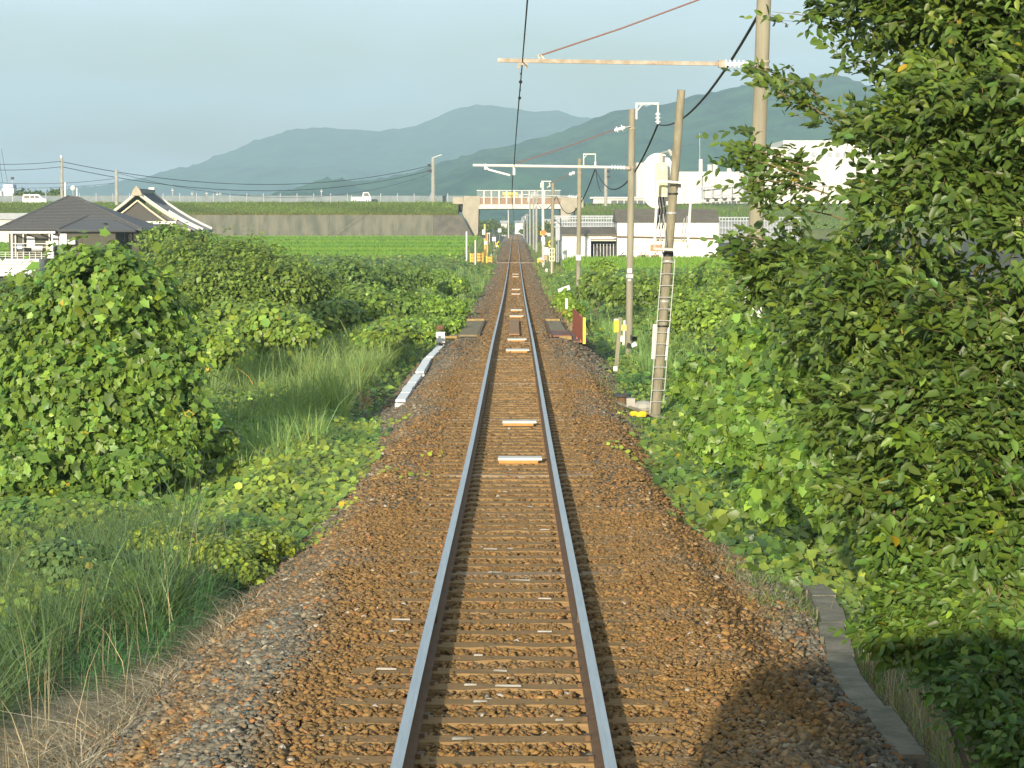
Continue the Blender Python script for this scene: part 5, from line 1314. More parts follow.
# --- shrubs and bushes: crowns made of leaf-filled lumps
def crown(blobs, n, size, tpl, base, var=.28, yel=.12, inner=.55, up=.35, droop=.0, rs=R):
    sc_ = 40. / max(40., blobs[0][3])
    bl = np.array([(*P(b[0], b[1], b[3]), b[2] * b[3] / F, (b[4] if len(b) > 4 else 1.0), (b[5] if len(b) > 5 else 1.0)) for b in blobs])
    wgt = bl[:, 3] ** 2 * bl[:, 4]; wgt /= wgt.sum()
    i = rs.choice(len(bl), n, p=wgt)
    d = unit(rs.normal(size=(n, 3))); r = (inner + (1 - inner) * rs.rand(n)) * (1 + .24 * nz(d[:, 0] * 3 + i, d[:, 2] * 3, 1.5, 3)) + .5 * rs.rand(n) ** 12
    rad = np.stack([bl[i, 3], bl[i, 3] * bl[i, 5], bl[i, 3] * bl[i, 4]], 1)
    C = bl[i, :3] + d * rad * r[:, None]
    hl = (nz(C[:, 0] * 3.1 * sc_ + C[:, 1] * .8, C[:, 2] * 3.3 * sc_ - C[:, 1], 1.0, 4) > -.38) | (rs.rand(n) < .25)
    C, d, i = C[hl], d[hl], i[hl]
    gzz = ground(C[:, 0], C[:, 1]); ok = C[:, 2] > gzz - .02
    C, d = C[ok], d[ok]
    N = d * .9 + np.array([0, -.25, up]) + rs.normal(0, .45, C.shape)
    D = rs.normal(size=C.shape) + d * .6 + np.array([0, 0, -.5 - droop])
    S = size * np.exp(rs.normal(0, .25, len(C)))
    return C, N, D, S
def bush(name, label, cat_, blobs, n, size, tpl, m, base=(1, 1, 1), group=None, indiv=0, stems=5, var=.28, yel=.12, inner=.55, core=True, up=.35):
    blobs = [(q[0], q[1] + (7 if group == 'shrubs along the left bank' else 0), *q[2:]) for q in blobs]
    C, N, D, S = crown(blobs, n, size, tpl, base, var, yel, inner, up)
    b0 = P(blobs[0][0], blobs[0][1], blobs[0][3]); foot = V3(b0.x, b0.y, float(ground(b0.x, b0.y)))
    t = thing(name, label, cat_, foot, group)
    if indiv:
        sc = -C[:, 1] + R.rand(len(C)) * .6; px = VX + (C[:, 0] - CX) * F / C[:, 1]; py = HY - (C[:, 2] - CZ) * F / C[:, 1]
        sc = np.where((px > 0) & (px < 1024) & (py > 0) & (py < 768), sc, -999)
        rest = lab_leaves(t, C, N, unit(D), S, tpl, m, indiv, sc); C, N, D, S = C[rest], N[rest], D[rest], S[rest]
    V, T = leaves(C, N, S, tpl, D)
    cl = 1 + .2 * nz(C[:, 0] * 3, C[:, 2] * 3 + C[:, 1], 1.2, 5)[:, None]
    o = arr_mesh('crown', V, T, m, t, tints(len(C), len(tpl[0]), var, yel, base=base) * np.repeat(cl, len(tpl[0]), 0))
    if indiv: o['kind'] = 'stuff'
    mb = MB()
    for b in blobs:
        c = P(b[0], b[1], b[3]); r = b[2] * b[3] / F
        for k in range(max(1, stems) if stems else 1):
            e = c + V3(random.gauss(0, .35), random.gauss(0, .35), random.uniform(-.2, .45)) * r
            s = foot + V3(random.gauss(0, .08), random.gauss(0, .08), -.05)
            mid = s.lerp(e, .5) + V3(random.gauss(0, .12), random.gauss(0, .12), .15) * r
            mb.tube([s, mid, e], [.018 + .008 * r, .012, .005], 5)
    if stems: mb.build('stem', M_bark, t)
    return t

# big vine-covered bush, left
bush('vine_bush', 'huge rounded bush smothered in broad vine leaves, left of the track', 'bush',
     [(97, 293, 50, 37, 1.0, 1.0), (100, 350, 85, 37.5, 1.0, .9), (85, 430, 98, 37, 1.0, .9), (55, 345, 60, 38, 1, 1), (20, 420, 80, 37.5, 1, 1), (140, 320, 50, 38, .9, 1), (160, 400, 42, 37, 1.2, .9), (-20, 390, 70, 38.5, 1, 1), (-60, 430, 70, 38.5, 1, 1), (110, 266, 25, 38, .8, 1), (165, 455, 30, 36.5, .9, 1), (72, 268, 17, 38, .8, 1), (132, 277, 21, 37.6, .8, 1), (180, 350, 22, 37.4, 1), (40, 310, 30, 38.2, 1), (190, 425, 22, 36.8, 1), (10, 470, 40, 35.5, .7), (130, 470, 34, 35.6, .6), (60, 380, 40, 36.4, .9, .8), (150, 370, 30, 36.6, .9, .8)],
     62000, .112, LB2, L_bush, base=(1.05, 1.0, .9), indiv=300, inner=.72, var=.30, yel=.16)
bush('small_shrub', 'small olive shrub at the left edge in front of the terrace', 'shrub', [(22, 288, 22, 60, .7, 1), (45, 292, 18, 60, .7), (0, 300, 25, 58, .7)], 3500, .12, DIA, L_shrub, inner=.5)
bush('round_shrub', 'dark dense shrub with rounded layered top behind the vine bush', 'shrub',
     [(245, 268, 52, 72, .62, 1), (200, 262, 45, 74, .62, 1), (285, 280, 42, 71, .6, 1), (170, 262, 30, 76, .7, 1), (230, 285, 50, 71, .6, 1), (310, 285, 30, 72, .5), (240, 296, 46, 70.5, .5), (190, 294, 36, 71, .5)],
     24000, .13, DIA, L_shrub, base=(1.2, 1.15, .9), stems=0, inner=.5, up=.8)
bush('light_bush', 'pale olive feathery bush in front of the tiled house', 'bush', [(170, 240, 22, 120, .7), (150, 239, 12, 120, .8), (195, 243, 20, 122, .6)], 4000, .22, DIA, L_shrub, base=(1.1, 1.15, .9))
fl = [([(345, 268, 32, 105, .5), (320, 272, 20, 100, .6), (380, 270, 26, 110, .5)], 'mid green shrub clump at the near edge of the left rice field', .8),
      ([(410, 268, 24, 125, .5), (395, 275, 20, 118, .6)], 'grey-green rounded shrub left of the track before the crossing', .9),
      ([(440, 272, 20, 135, .5), (455, 278, 14, 130, .6)], 'low shrub nearest the ballast short of the left crossing fence', 1.1),
      ([(360, 290, 35, 88, .45), (400, 295, 28, 86, .45), (330, 300, 24, 84, .5)], 'wide low leafy clump behind the tall grass, left bank', 1.0),
      ([(430, 300, 24, 92, .5), (455, 300, 14, 98, .6)], 'yellow-green creeper mound hanging over the ballast edge near the bridge deck', 1.35),
      ([(420, 322, 24, 80, .6), (448, 318, 16, 82, .6)], 'leafy mound behind the white marker box', 1.25),
      ([(290, 262, 20, 96, .5), (310, 266, 16, 98, .5)], 'small dark bush between round shrub and rice field', .8)]
for bl, lb, br in fl:
    bush('leafy_shrub', lb, 'shrub', bl, 5200, .20 if bl[0][3] > 100 else .15, DIA, L_shrub, base=(1.3 * br, 1.35 * br, 1.1), group='shrubs along the left bank', inner=.45, up=.7, stems=2)

for k_, (bl, lb) in enumerate((([(270, 325, 34, 66, .7), (235, 318, 30, 68, .6), (300, 330, 26, 65, .6)], 'bright creeper mound in front of the round dark shrub'),
                     ([(330, 312, 32, 78, .5), (365, 305, 30, 80, .5)], 'creeper mound in the middle of the left verge, short of the rice field'),
                     ([(395, 330, 24, 70, .5), (375, 338, 22, 67, .5)], 'creeper mound above the cable trough, among the tall grass'),
                     ([(215, 345, 26, 58, .8), (200, 330, 24, 60, .8)], 'creeper mound hugging the right flank of the vine bush'),
                     ([(200, 425, 20, 40, .6), (215, 440, 20, 38, .5)], 'dim creeper hummock at the foot of the vine bush'))):
    bush('creeper_mound', lb, 'creeper', bl, 5200, .115 + .0006 * (bl[0][3] - 40), KUD, L_kud, base=(.92, .98, .9), group='creeper mounds on the left verge', inner=.5, up=.8, stems=0)
# --- right bank
def edgeR(y): return np.interp(y, [10, 20, 24, 27, 31, 36, 43, 48, 60, 72, 90, 120, 160, 230], [3.6, 3.3, 2.55, 2.1, 2.0, 2.1, 2.35, 2.5, 2.5, 2.75, 2.4, 2.2, 2.0, 2.1])
def offR(x, y):
    e = edgeR(y); d = x - e
    h = .04 + .30 * sm(-.05, .8, d) * sm(14, 24, y) + 1.35 * sm(.5, 2.6, d) * sm(23, 30, y) * sm(66, 50, y) + 1.4 * sm(2.0, 5.0, d) * sm(30, 45, y) * sm(120, 85, y) + (.14 + .18 * sm(.8, 2, d)) * nz(x, y, 1.1, 3) * sm(0, .8, d)
    h = h + .7 * sm(1.2, 3.0, d) * sm(64, 72, y) * sm(150, 100, y)
    return np.maximum(h, .03)
kR = lambda x, y: (x > edgeR(y) + .18 * nz(x * 0 + 1, y, 2.0, 7) + R.normal(0, .10, len(x)))
t = thing('creeper_bank', 'tall bank of large-leaved creeper rising right of the ballast', 'creeper', (4, 35, -1))
V, T, C_ = cover('c', 66000, (1.8, 8), (23, 50), offR, lambda y: .102 + 0 * y, LOB, L_kud, kR, layers=.35, base=(.85, .88, .9), tilt=.8)
nk = len(LOB[0]); nl = len(V) // nk; Vr = V.reshape(nl, nk, 3); Cr = C_.reshape(nl, nk, 3)
order = np.argsort(Vr[:, 0, 1] + R.rand(nl) * 4 + 50 * (Vr[:, 0, 0] > 4.2))[:300]
rest = np.ones(nl, bool); rest[order] = False
for j in order:
    vv = Vr[j]; me = bpy.data.meshes.new('leaf'); c0 = Vector(vv[0]); me.from_pydata([tuple(Vector(p) - c0) for p in vv], [], LOB[1].tolist()); me.materials.append(L_kud)
    a = me.attributes.new('tint', 'FLOAT_COLOR', 'POINT'); a.data.foreach_set('color', np.hstack([Cr[j], np.ones((nk, 1))]).astype(np.float32).ravel())
    o = bpy.data.objects.new('leaf', me); COL.objects.link(o); o.parent = t; o.location = c0 - ORG[t]
k = rest.nonzero()[0]
o = arr_mesh('foliage', Vr[k].reshape(-1, 3), (LOB[1][None] + (np.arange(len(k)) * nk)[:, None, None]).reshape(-1, 3), L_kud, t, Cr[k].reshape(-1, 3)); o['kind'] = 'stuff'
under('stem_mat', np.linspace(1.9, 16, 90), np.linspace(22, 140, 200), lambda x, y: offR(x, y) * sm(-.1, .5, x - edgeR(y)), .25, t)
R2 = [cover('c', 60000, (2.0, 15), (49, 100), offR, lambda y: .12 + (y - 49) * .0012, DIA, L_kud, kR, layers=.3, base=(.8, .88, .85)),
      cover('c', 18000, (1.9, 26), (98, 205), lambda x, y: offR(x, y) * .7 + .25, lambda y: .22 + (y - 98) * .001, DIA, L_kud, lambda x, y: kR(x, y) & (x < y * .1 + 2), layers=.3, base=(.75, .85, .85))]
o = arr_mesh('ground_creeper', *cat(R2)[:2], L_kud, None, cat(R2)[2], org=(6, 70, -1)); o['kind'] = 'stuff'
for bl, lb, br in (([(600, 285, 20, 95, .7), (618, 290, 16, 92, .8), (590, 290, 14, 98, .7)], 'rounded shrub left of the second pole, behind the yellow stakes', .85),
                   ([(604, 268, 11, 125, .8), (596, 278, 12, 120, .6)], 'small bush top showing against the field left of the second pole', 1.1),
                   ([(645, 292, 22, 100, .7), (665, 290, 20, 104, .7)], 'bush behind the leaning mast, below the field', .9),
                   ([(700, 286, 26, 92, .7), (725, 282, 24, 95, .8), (745, 290, 30, 88, .9)], 'tall grassy bush between leaning mast and tree', .95),
                   ([(690, 310, 30, 78, .8), (720, 318, 34, 74, .9)], 'light green bush right of the mast ladder', 1.05),
                   ([(565, 300, 10, 105, .9), (574, 310, 9, 95, .8)], 'low weeds clump at the bridge screen, right bank', 1.2)):
    bush('leafy_shrub', lb, 'shrub', bl, 5200, .18 if bl[0][3] > 90 else .15, DIA, L_shrub, base=(1.5 * br, 1.5 * br, 1.0), group='shrubs along the right bank', inner=.45, up=.6, stems=2)

# --- grasses
def grass(name, n, xr, yr, h, wd, lean, m, keep=None, base=(1, 1, 1), off=None, clump=0, kind='stuff', var=.22, yel=.12, seg=3, droot=0):
    if clump:
        nc = n // clump; cx, cy = R.uniform(*xr, nc), R.uniform(*yr, nc)
        x = np.repeat(cx, clump) + R.normal(0, .07, nc * clump); y = np.repeat(cy, clump) + R.normal(0, .07, nc * clump)
    else: x, y = R.uniform(*xr, n), R.uniform(*yr, n)
    if keep is not None: k = keep(x, y); x, y = x[k], y[k]
    n = len(x); z = ground(x, y) - .04 + (off(x, y) if off else 0)
    H = h * np.exp(R.normal(0, .25, n)) * (1 + .3 * nz(x, y, .8, 9))
    V, T, k = blades(np.stack([x, y, z], 1), H, wd * np.exp(R.normal(0, .2, n)), lean * R.uniform(.3, 1.6, n), seg=seg)
    return V, T, tints(n, k, var, yel, base=base)
kl = lambda x, y: x < edgeL(y) - .05
G1 = [grass('g', 26000, (-6.5, -2.6), (13.2, 27), .48, .015, .8, L_grassd, lambda x, y: (x < edgeL(y) - .28 - .75 * sm(21.5, 19.5, y)) & (nz(x, y, 1.1, 3) > -.35), clump=16),
      grass('g', 46000, (-9.5, -3.0), (14, 31), .95, .018, .8, L_grassd, lambda x, y: (x > -y * .27) & (x < -3.05 - np.maximum(y - 23, 0) * .13) & ((x < edgeL(y) - .95) | (y > 20.8)), clump=18, base=(1.05, 1.05, 1.05)),
      grass('g', 2600, (-3.9, -2.7), (19, 24), .5, .013, .8, L_grassd, lambda x, y: (x < edgeL(y) - .1), clump=26, base=(.75, 1.25, 1.1))]
o = arr_mesh('grass', *cat(G1)[:2], L_grassd, None, cat(G1)[2], org=(-4, 18, -1)); o['kind'] = 'stuff'
D1 = [grass('g', 30000, (-4.3, -2.45), (12.8, 22.5), .24, .010, 2.7, L_dry, lambda x, y: (x < edgeL(y) + .25) & (x > edgeL(y) - 1.2), clump=9, base=(1.35, 1.35, 1.35), var=.45),
      grass('g', 700, (-6, -2.9), (14, 27), .75, .008, .35, L_dry, None, base=(1.2, 1.2, 1.1)),
      grass('g', 1800, (1.9, 2.9), (18, 34), .16, .007, 2.4, L_dry, lambda x, y: x > edgeR(y) - .75, clump=7),
      grass('g', 900, (2.9, 3.8), (14, 22), .35, .008, 1.2, L_dry, None, clump=5, base=(.8, .8, .8))]
D1 += [grass('g', 500, (2.95, 4.2), (14, 20), .55, .010, .25, L_dry, None), grass('g', 900, (2.2, 3.0), (20, 26), .18, .008, 1.8, L_dry, None, clump=8), grass('g', 900, (-7, -3.2), (52, 70), .5, .03, .8, L_dry, lambda x, y: nz(x, y, .5, 21) > .4, clump=12, base=(1.3, 1, .8), off=lambda x, y: offL(x, y) * .6)]
D1 += [grass('g', 2600, (1.95, 2.9), (85, 235), .35, .04, .7, L_dry, None, clump=8, base=(1.1, 1, .8)), grass('g', 900, (-6.5, -2.4), (225, 243), .3, .05, 1.2, L_dry, None, clump=6)]
o = arr_mesh('dry_grass', *cat(D1)[:2], L_dry, None, cat(D1)[2], org=(-3, 17, -1)); o['kind'] = 'stuff'
G2 = [grass('g', 70000, (-14, -2.9), (47, 76), .95, .024, .5, L_grass, lambda x, y: (x < edgeL(y) - .5) & (nz(x, y, .45, 6) < -.02) & (x > -y * .2), clump=22, base=(1.05, 1.05, 1.1), off=lambda x, y: offL(x, y) * .35),
      grass('g', 6000, (-8, -3.2), (38, 50), .7, .02, .5, L_grass, lambda x, y: (x < edgeL(y) - .9), clump=22, base=(1.1, 1.2, 1.2), off=lambda x, y: offL(x, y) * .4),
      grass('g', 22000, (3.4, 14), (55, 105), .6, .028, .5, L_grass, lambda x, y: (nz(x, y, .22, 2) > -.3), clump=18, base=(1.0, 1.15, 1.15), off=lambda x, y: offR(x, y) * .7, seg=2),
      grass('g', 14000, (-20, -2.0), (85, 200), .7, .05, .5, L_grass, lambda x, y: (nz(x, y, .2, 4) > .0) & (x < edgeL(y)), clump=14, base=(.95, 1.0, 1.1), off=lambda x, y: offL(x, y) * .6, seg=2),
      grass('g', 5000, (1.9, 4.5), (120, 245), .45, .05, .6, L_grass, None, clump=10, base=(1.1, 1.0, .9), seg=2),
      grass('g', 4000, (-4.0, -1.95), (110, 242), .4, .05, .6, L_grass, None, clump=10, base=(1.1, 1.05, .9), seg=2)]
o = arr_mesh('tall_grass', *cat(G2)[:2], L_grass, None, cat(G2)[2], org=(-6, 60, -1)); o['kind'] = 'stuff'
G3 = [grass('g', 5200, (1.35, 2.9), (17, 31), .10, .006, .9, L_grass, lambda x, y: (nz(x, y, 1.6, 12) > .62), clump=26, base=(.9, 1.1, .8)),
      grass('g', 6500, (2.95, 5.5), (13, 25), .28, .011, .9, L_grassd, lambda x, y: x > 3.02, clump=14, base=(1.0, .95, .9)),
      grass('g', 700, (1.9, 2.45), (40, 58), .15, .012, .9, L_grass, None, clump=14)]
G3.append(grass('g', 12000, (-5.6, -2.25), (243, 415), .5, .09, .5, L_grass, None, clump=6, base=(.85, .85, .9), seg=2)); G3.append(grass('g', 12000, (2.25, 6.5), (240, 415), .5, .09, .5, L_grass, None, clump=6, base=(.9, .85, .9), seg=2))
G3.append(grass('g', 1400, (2.2, 3.0), (20.5, 24.5), .16, .008, 1.0, L_grass, None, clump=24, base=(1, 1.1, .9)))
o = arr_mesh('weeds', *cat(G3)[:2], L_grass, None, cat(G3)[2], org=(2.5, 22, -.6)); o['kind'] = 'stuff'
# small weeds straying on to the stones
W = []
for (px, py, Y, n_) in ((620, 415, 45, 20), (622, 470, 35, 26), (612, 462, 36, 12), (633, 475, 34, 14), (375, 455, 37, 20), (372, 470, 35, 16), (430, 478, 34, 10), (412, 500, 31, 12), (352, 520, 29, 20), (315, 560, 26, 30), (395, 415, 43, 14), (407, 412, 43, 16), (140, 758, 12.7, 30), (120, 765, 12.6, 40), (345, 500, 31, 24), (385, 492, 32, 16), (330, 545, 27, 20)):
    c = P(px, py, Y); x = c.x + R.normal(0, .09, n_); y = Y + R.normal(0, .25, n_)
    C0 = np.stack([x, y, ground(x, y) + .02 + .04 * R.rand(n_)], 1); V, T = leaves(C0, R.normal(0, .4, (n_, 3)) + [0, -.4, 1], .06 * np.exp(R.normal(0, .2, n_)), KUD)
    W.append((V, T, tints(n_, 7, .2, .15, base=(1.6, 1.4, 1))))
o = arr_mesh('creeper_shoots', *cat(W)[:2], L_kud, None, cat(W)[2], org=(-1, 30, -.5)); o['kind'] = 'stuff'
# yellow-green weeds at the left
bush('yellow_weed', 'low yellow-green weed clump in front of the creeper slope', 'weed', [(215, 560, 42, 24.2, .55, 1), (165, 545, 40, 25.5, .5, 1), (260, 545, 34, 25, .5, 1), (250, 575, 26, 24, .5)], 6000, .05, KUD, L_kud, base=(1.25, 1.15, .9), inner=.35, up=.9, stems=3)
bush('yellow_weed', 'dim weed patch behind the dry grass, left foreground', 'weed', [(60, 560, 40, 24.5, .5, 1), (110, 570, 34, 24, .5, 1)], 3000, .06, KUD, L_grassd, base=(1.1, 1.1, .9), inner=.35, up=.9, stems=3)

# --- rice fields (left and right), rows of plants on paddies with levees between
def rice(n, xf, yr, rowp, h, wd, base):
    y = R.uniform(*yr, n); x = xf[0](y) + R.rand(n) * (xf[1](y) - xf[0](y))
    y = np.round(y / rowp) * rowp + R.normal(0, .06, n)
    z = ground(x, y) - .02
    a = R.rand(n) * 6.283
    V, T, k = blades(np.stack([x, y, z], 1), h * np.exp(R.normal(0, .1, n)), wd, .35 * np.ones(n), seg=2)
    return V, T, tints(n, k, .13, .05, base=base)
PL = []
bands = [(243, 262, (1, 1, 1)), (265, 290, (1.12, 1.05, 1.0)), (293, 322, (.92, .98, 1)), (325, 352, (1.1, 1.05, 1)), (355, 380, (.95, 1, 1)), (383, 412, (1.1, 1.06, 1))]
for a, b, bs in bands:
    PL.append(rice(15000, (lambda y: -.235 * y - 6, lambda y: -5.5 - (y - 243) * .003), (a, b), 1.3, .62, .17, bs))
LV = [rice(2600, (lambda y: -.235 * y - 6, lambda y: -5.5 + 0 * y), (bands[i][1] + .8, bands[i + 1][0] - .6), .8, .72, .16, (.55, .62, .8)) for i in range(5)]
o = arr_mesh('levee_grass', *cat(LV)[:2], L_rice, None, cat(LV)[2], org=(-40, 320, -1)); o['kind'] = 'stuff'
o = arr_mesh('rice_plants', *cat(PL)[:2], L_rice, None, cat(PL)[2], org=(-40, 320, -1)); o['kind'] = 'stuff'
PR = [rice(15000, (lambda y: 4.6 + 0 * y, lambda y: 34 + 0 * y), (206, 238.5), 1.1, .6, .14, (1.05, 1.03, 1)), rice(8000, (lambda y: 7.6 + 0 * y, lambda y: 32 + 0 * y), (168, 200), 1.0, .5, .12, (1.5, 1.2, 1))]
o = arr_mesh('rice_plants', *cat(PR)[:2], L_rice, None, cat(PR)[2], org=(16, 220, -1)); o['kind'] = 'stuff'
def sheet(name, x0, x1, y0, y1, dz, m):
    xs_, ys_ = np.linspace(x0, x1, 12), np.linspace(y0, y1, 12); return grid(name, xs_, ys_, lambda X, Y: ground(X, Y) + dz, m)
mpad = mat('paddy', (.07, .14, .025), .8, var=.15, scale=.5)
for a, b, bs in bands: sheet('rice_field', -110, -5.2, a, b, .22, mpad)
sheet('rice_field', 5.2, 40, 206, 238.5, .18, mpad); sheet('rice_field', 7.6, 36, 168, 200, .12, mpad)
sheet('field_path', 5.0, 40, 200.5, 205.5, .10, mat('dirt_path', (.20, .17, .12), .95, var=.15, scale=1.5))
sheet('field_path', -60, -4.5, 236, 242.4, .06, mat('dirt_path2', (.26, .19, .11), .95, var=.2, scale=1.0))

# --- grass on the road banks
def bankgrass(n, xr, f0, f1, yr, h, base):
    t_ = R.rand(n); x = R.uniform(*xr, n); y = yr[0] + (yr[1] - yr[0]) * t_; z = f0 + (f1 - f0) * t_
    V, T, k = blades(np.stack([x, y, z], 1), h * np.exp(R.normal(0, .3, n)) * (1 + .3 * nz(x, y, .3)), .11, .6 * np.ones(n), seg=2)
    pat = 1 + .25 * nz(x, y * 3, .15, 7)
    return V, T, tints(n, k, .2, .14, base=base) * np.repeat(pat, k)[:, None]
B1 = [bankgrass(42000, (-100, -10), 3.0, 5.1, (415.6, 422), .42, (1.0, 1.1, 1)), bankgrass(9000, (-100, -10), 3.02, 3.04, (415.3, 415.7), .35, (1.25, 1.0, .8)), bankgrass(14000, (11, 75), 0.5, 4.8, (410, 421.8), .45, (.85, 1.15, 1))]
o = arr_mesh('bank_grass', *cat(B1)[:2], L_bank, None, cat(B1)[2], org=(-40, 418, 4)); o['kind'] = 'stuff'

# --- far trees
def fartree(lb, blobs, n=900, base=(1, 1, 1), size=.5, g='far trees', name='far_tree'):
    return bush(name, lb, 'tree', blobs, n, size, DIA, L_far, base=base, group=g, stems=1, inner=.35)
fartree('round far tree left of the white van', [(22, 196, 8, 470, .8), (30, 197, 6, 470)])
fartree('far tree just above the white van roof', [(38, 196, 6, 480, .9), (44, 198, 5, 480)])
fartree('far tree left of the white-tipped pole', [(55, 195, 8, 450, .8), (60, 199, 8, 450, .8)])
for i, (px, py, r_, Y, s_) in enumerate(((484, 226, 7, 520, .8), (492, 224, 6, 600, .8), (500, 229, 6, 640, .7), (507, 231, 4.5, 700, .7), (479, 230, 5, 470, .9), (527, 227, 4, 700, .9), (545, 226, 5, 520, 1), (551, 229, 5, 480, 1), (538, 231, 4, 560, 1), (532, 230, 4, 640, 1), (521, 231, 3, 760, .7), (511, 226, 4, 900, .9))):
    fartree(['nearest round tree left under the overpass', 'second tree under the overpass, left of the rails', 'bushy tree beside the far rails on their left', 'small tree closest to the far rails, left side', 'shrubby tree at the foot of the left abutment', 'tree right of the far white house under the overpass', 'tree behind the orange crossing lamp', 'tree at the foot of the right abutment', 'small tree between the slender poles', 'low tree beside the far rails on their right', 'tiny tree just right of where the rails vanish', 'faint distant tree above where the rails vanish'][i],
            [(px, py, r_, Y, s_), (px + r_ * .6, py + r_ * .4, r_ * .7, Y, s_)], 700, (1.25, 1.15, 1), .45, 'trees under the overpass')
wd = []
for i in range(260):
    Y = R.uniform(700, 1500); x = R.uniform(-.25, .25) * Y; 
    if abs(x) < 6: continue
    wd.append((VX + (x - CX) * F / Y, HY - (float(zfield(Y)) + 2.5 - CZ) * F / Y, R.uniform(3, 5) * F / Y, Y, .8))
C, N, D, S = crown(wd, 16000, 1.3, DIA, (1, 1, 1))
V, T = leaves(C, N, S, DIA, D); o = arr_mesh('far_wood', V, T, L_far, None, tints(len(C), 4, .25, .1), org=(0, 1000, -3)); o['kind'] = 'stuff'

# ------------------------------------------------------------------ the big tree on the right
tr = thing('broadleaf_tree', 'big leafy tree leaning in from the right edge over the near pole', 'tree', (5.3, 18.5, -1.6))
CL = [(1000, 30, 75, 17), (925, 25, 60, 18), (868, 18, 28, 18.5), (826, 8, 16, 19), (960, 110, 80, 17), (912, 135, 40, 18), (862, 130, 24, 18.6), (1010, 200, 85, 16.5), (930, 205, 75, 17.2), (874, 190, 38, 18.4), (832, 205, 18, 19), 
      (766, 158, 17, 20), (796, 172, 12, 19.8), (808, 255, 22, 19.8), (852, 258, 38, 18.8), (772, 266, 22, 20.6), (752, 262, 12, 21), (762, 292, 18, 21), (900, 290, 88, 17.4), (1000, 300, 88, 16), (842, 325, 38, 19), (800, 305, 26, 20), (950, 400, 90, 16.4), (880, 395, 62, 17.6), (1025, 420, 80, 15.6),
      (1050, 100, 80, 16), (1080, 250, 90, 15.6), (990, -40, 80, 17), (900, -40, 60, 18), (1090, -20, 90, 16), (900, 480, 62, 17), (835, 400, 36, 19)]
TWB = [(770, 14, 868, 30, 19.2), (758, 72, 810, 110, 19.6), (738, 148, 800, 165, 20), (742, 140, 790, 160, 20.1), (735, 158, 800, 175, 19.9), (752, 180, 815, 190, 19.8), (756, 70, 790, 84, 19.7), (770, 90, 830, 120, 19.4), (830, 48, 880, 40, 18.8), (820, 30, 880, 20, 18.9), (840, 60, 890, 70, 18.6), (760, 205, 830, 215, 19.6), (735, 235, 800, 250, 20.6), (728, 245, 780, 262, 20.8), (790, 82, 850, 122, 19), (980, -5, 1010, 30, 17)]
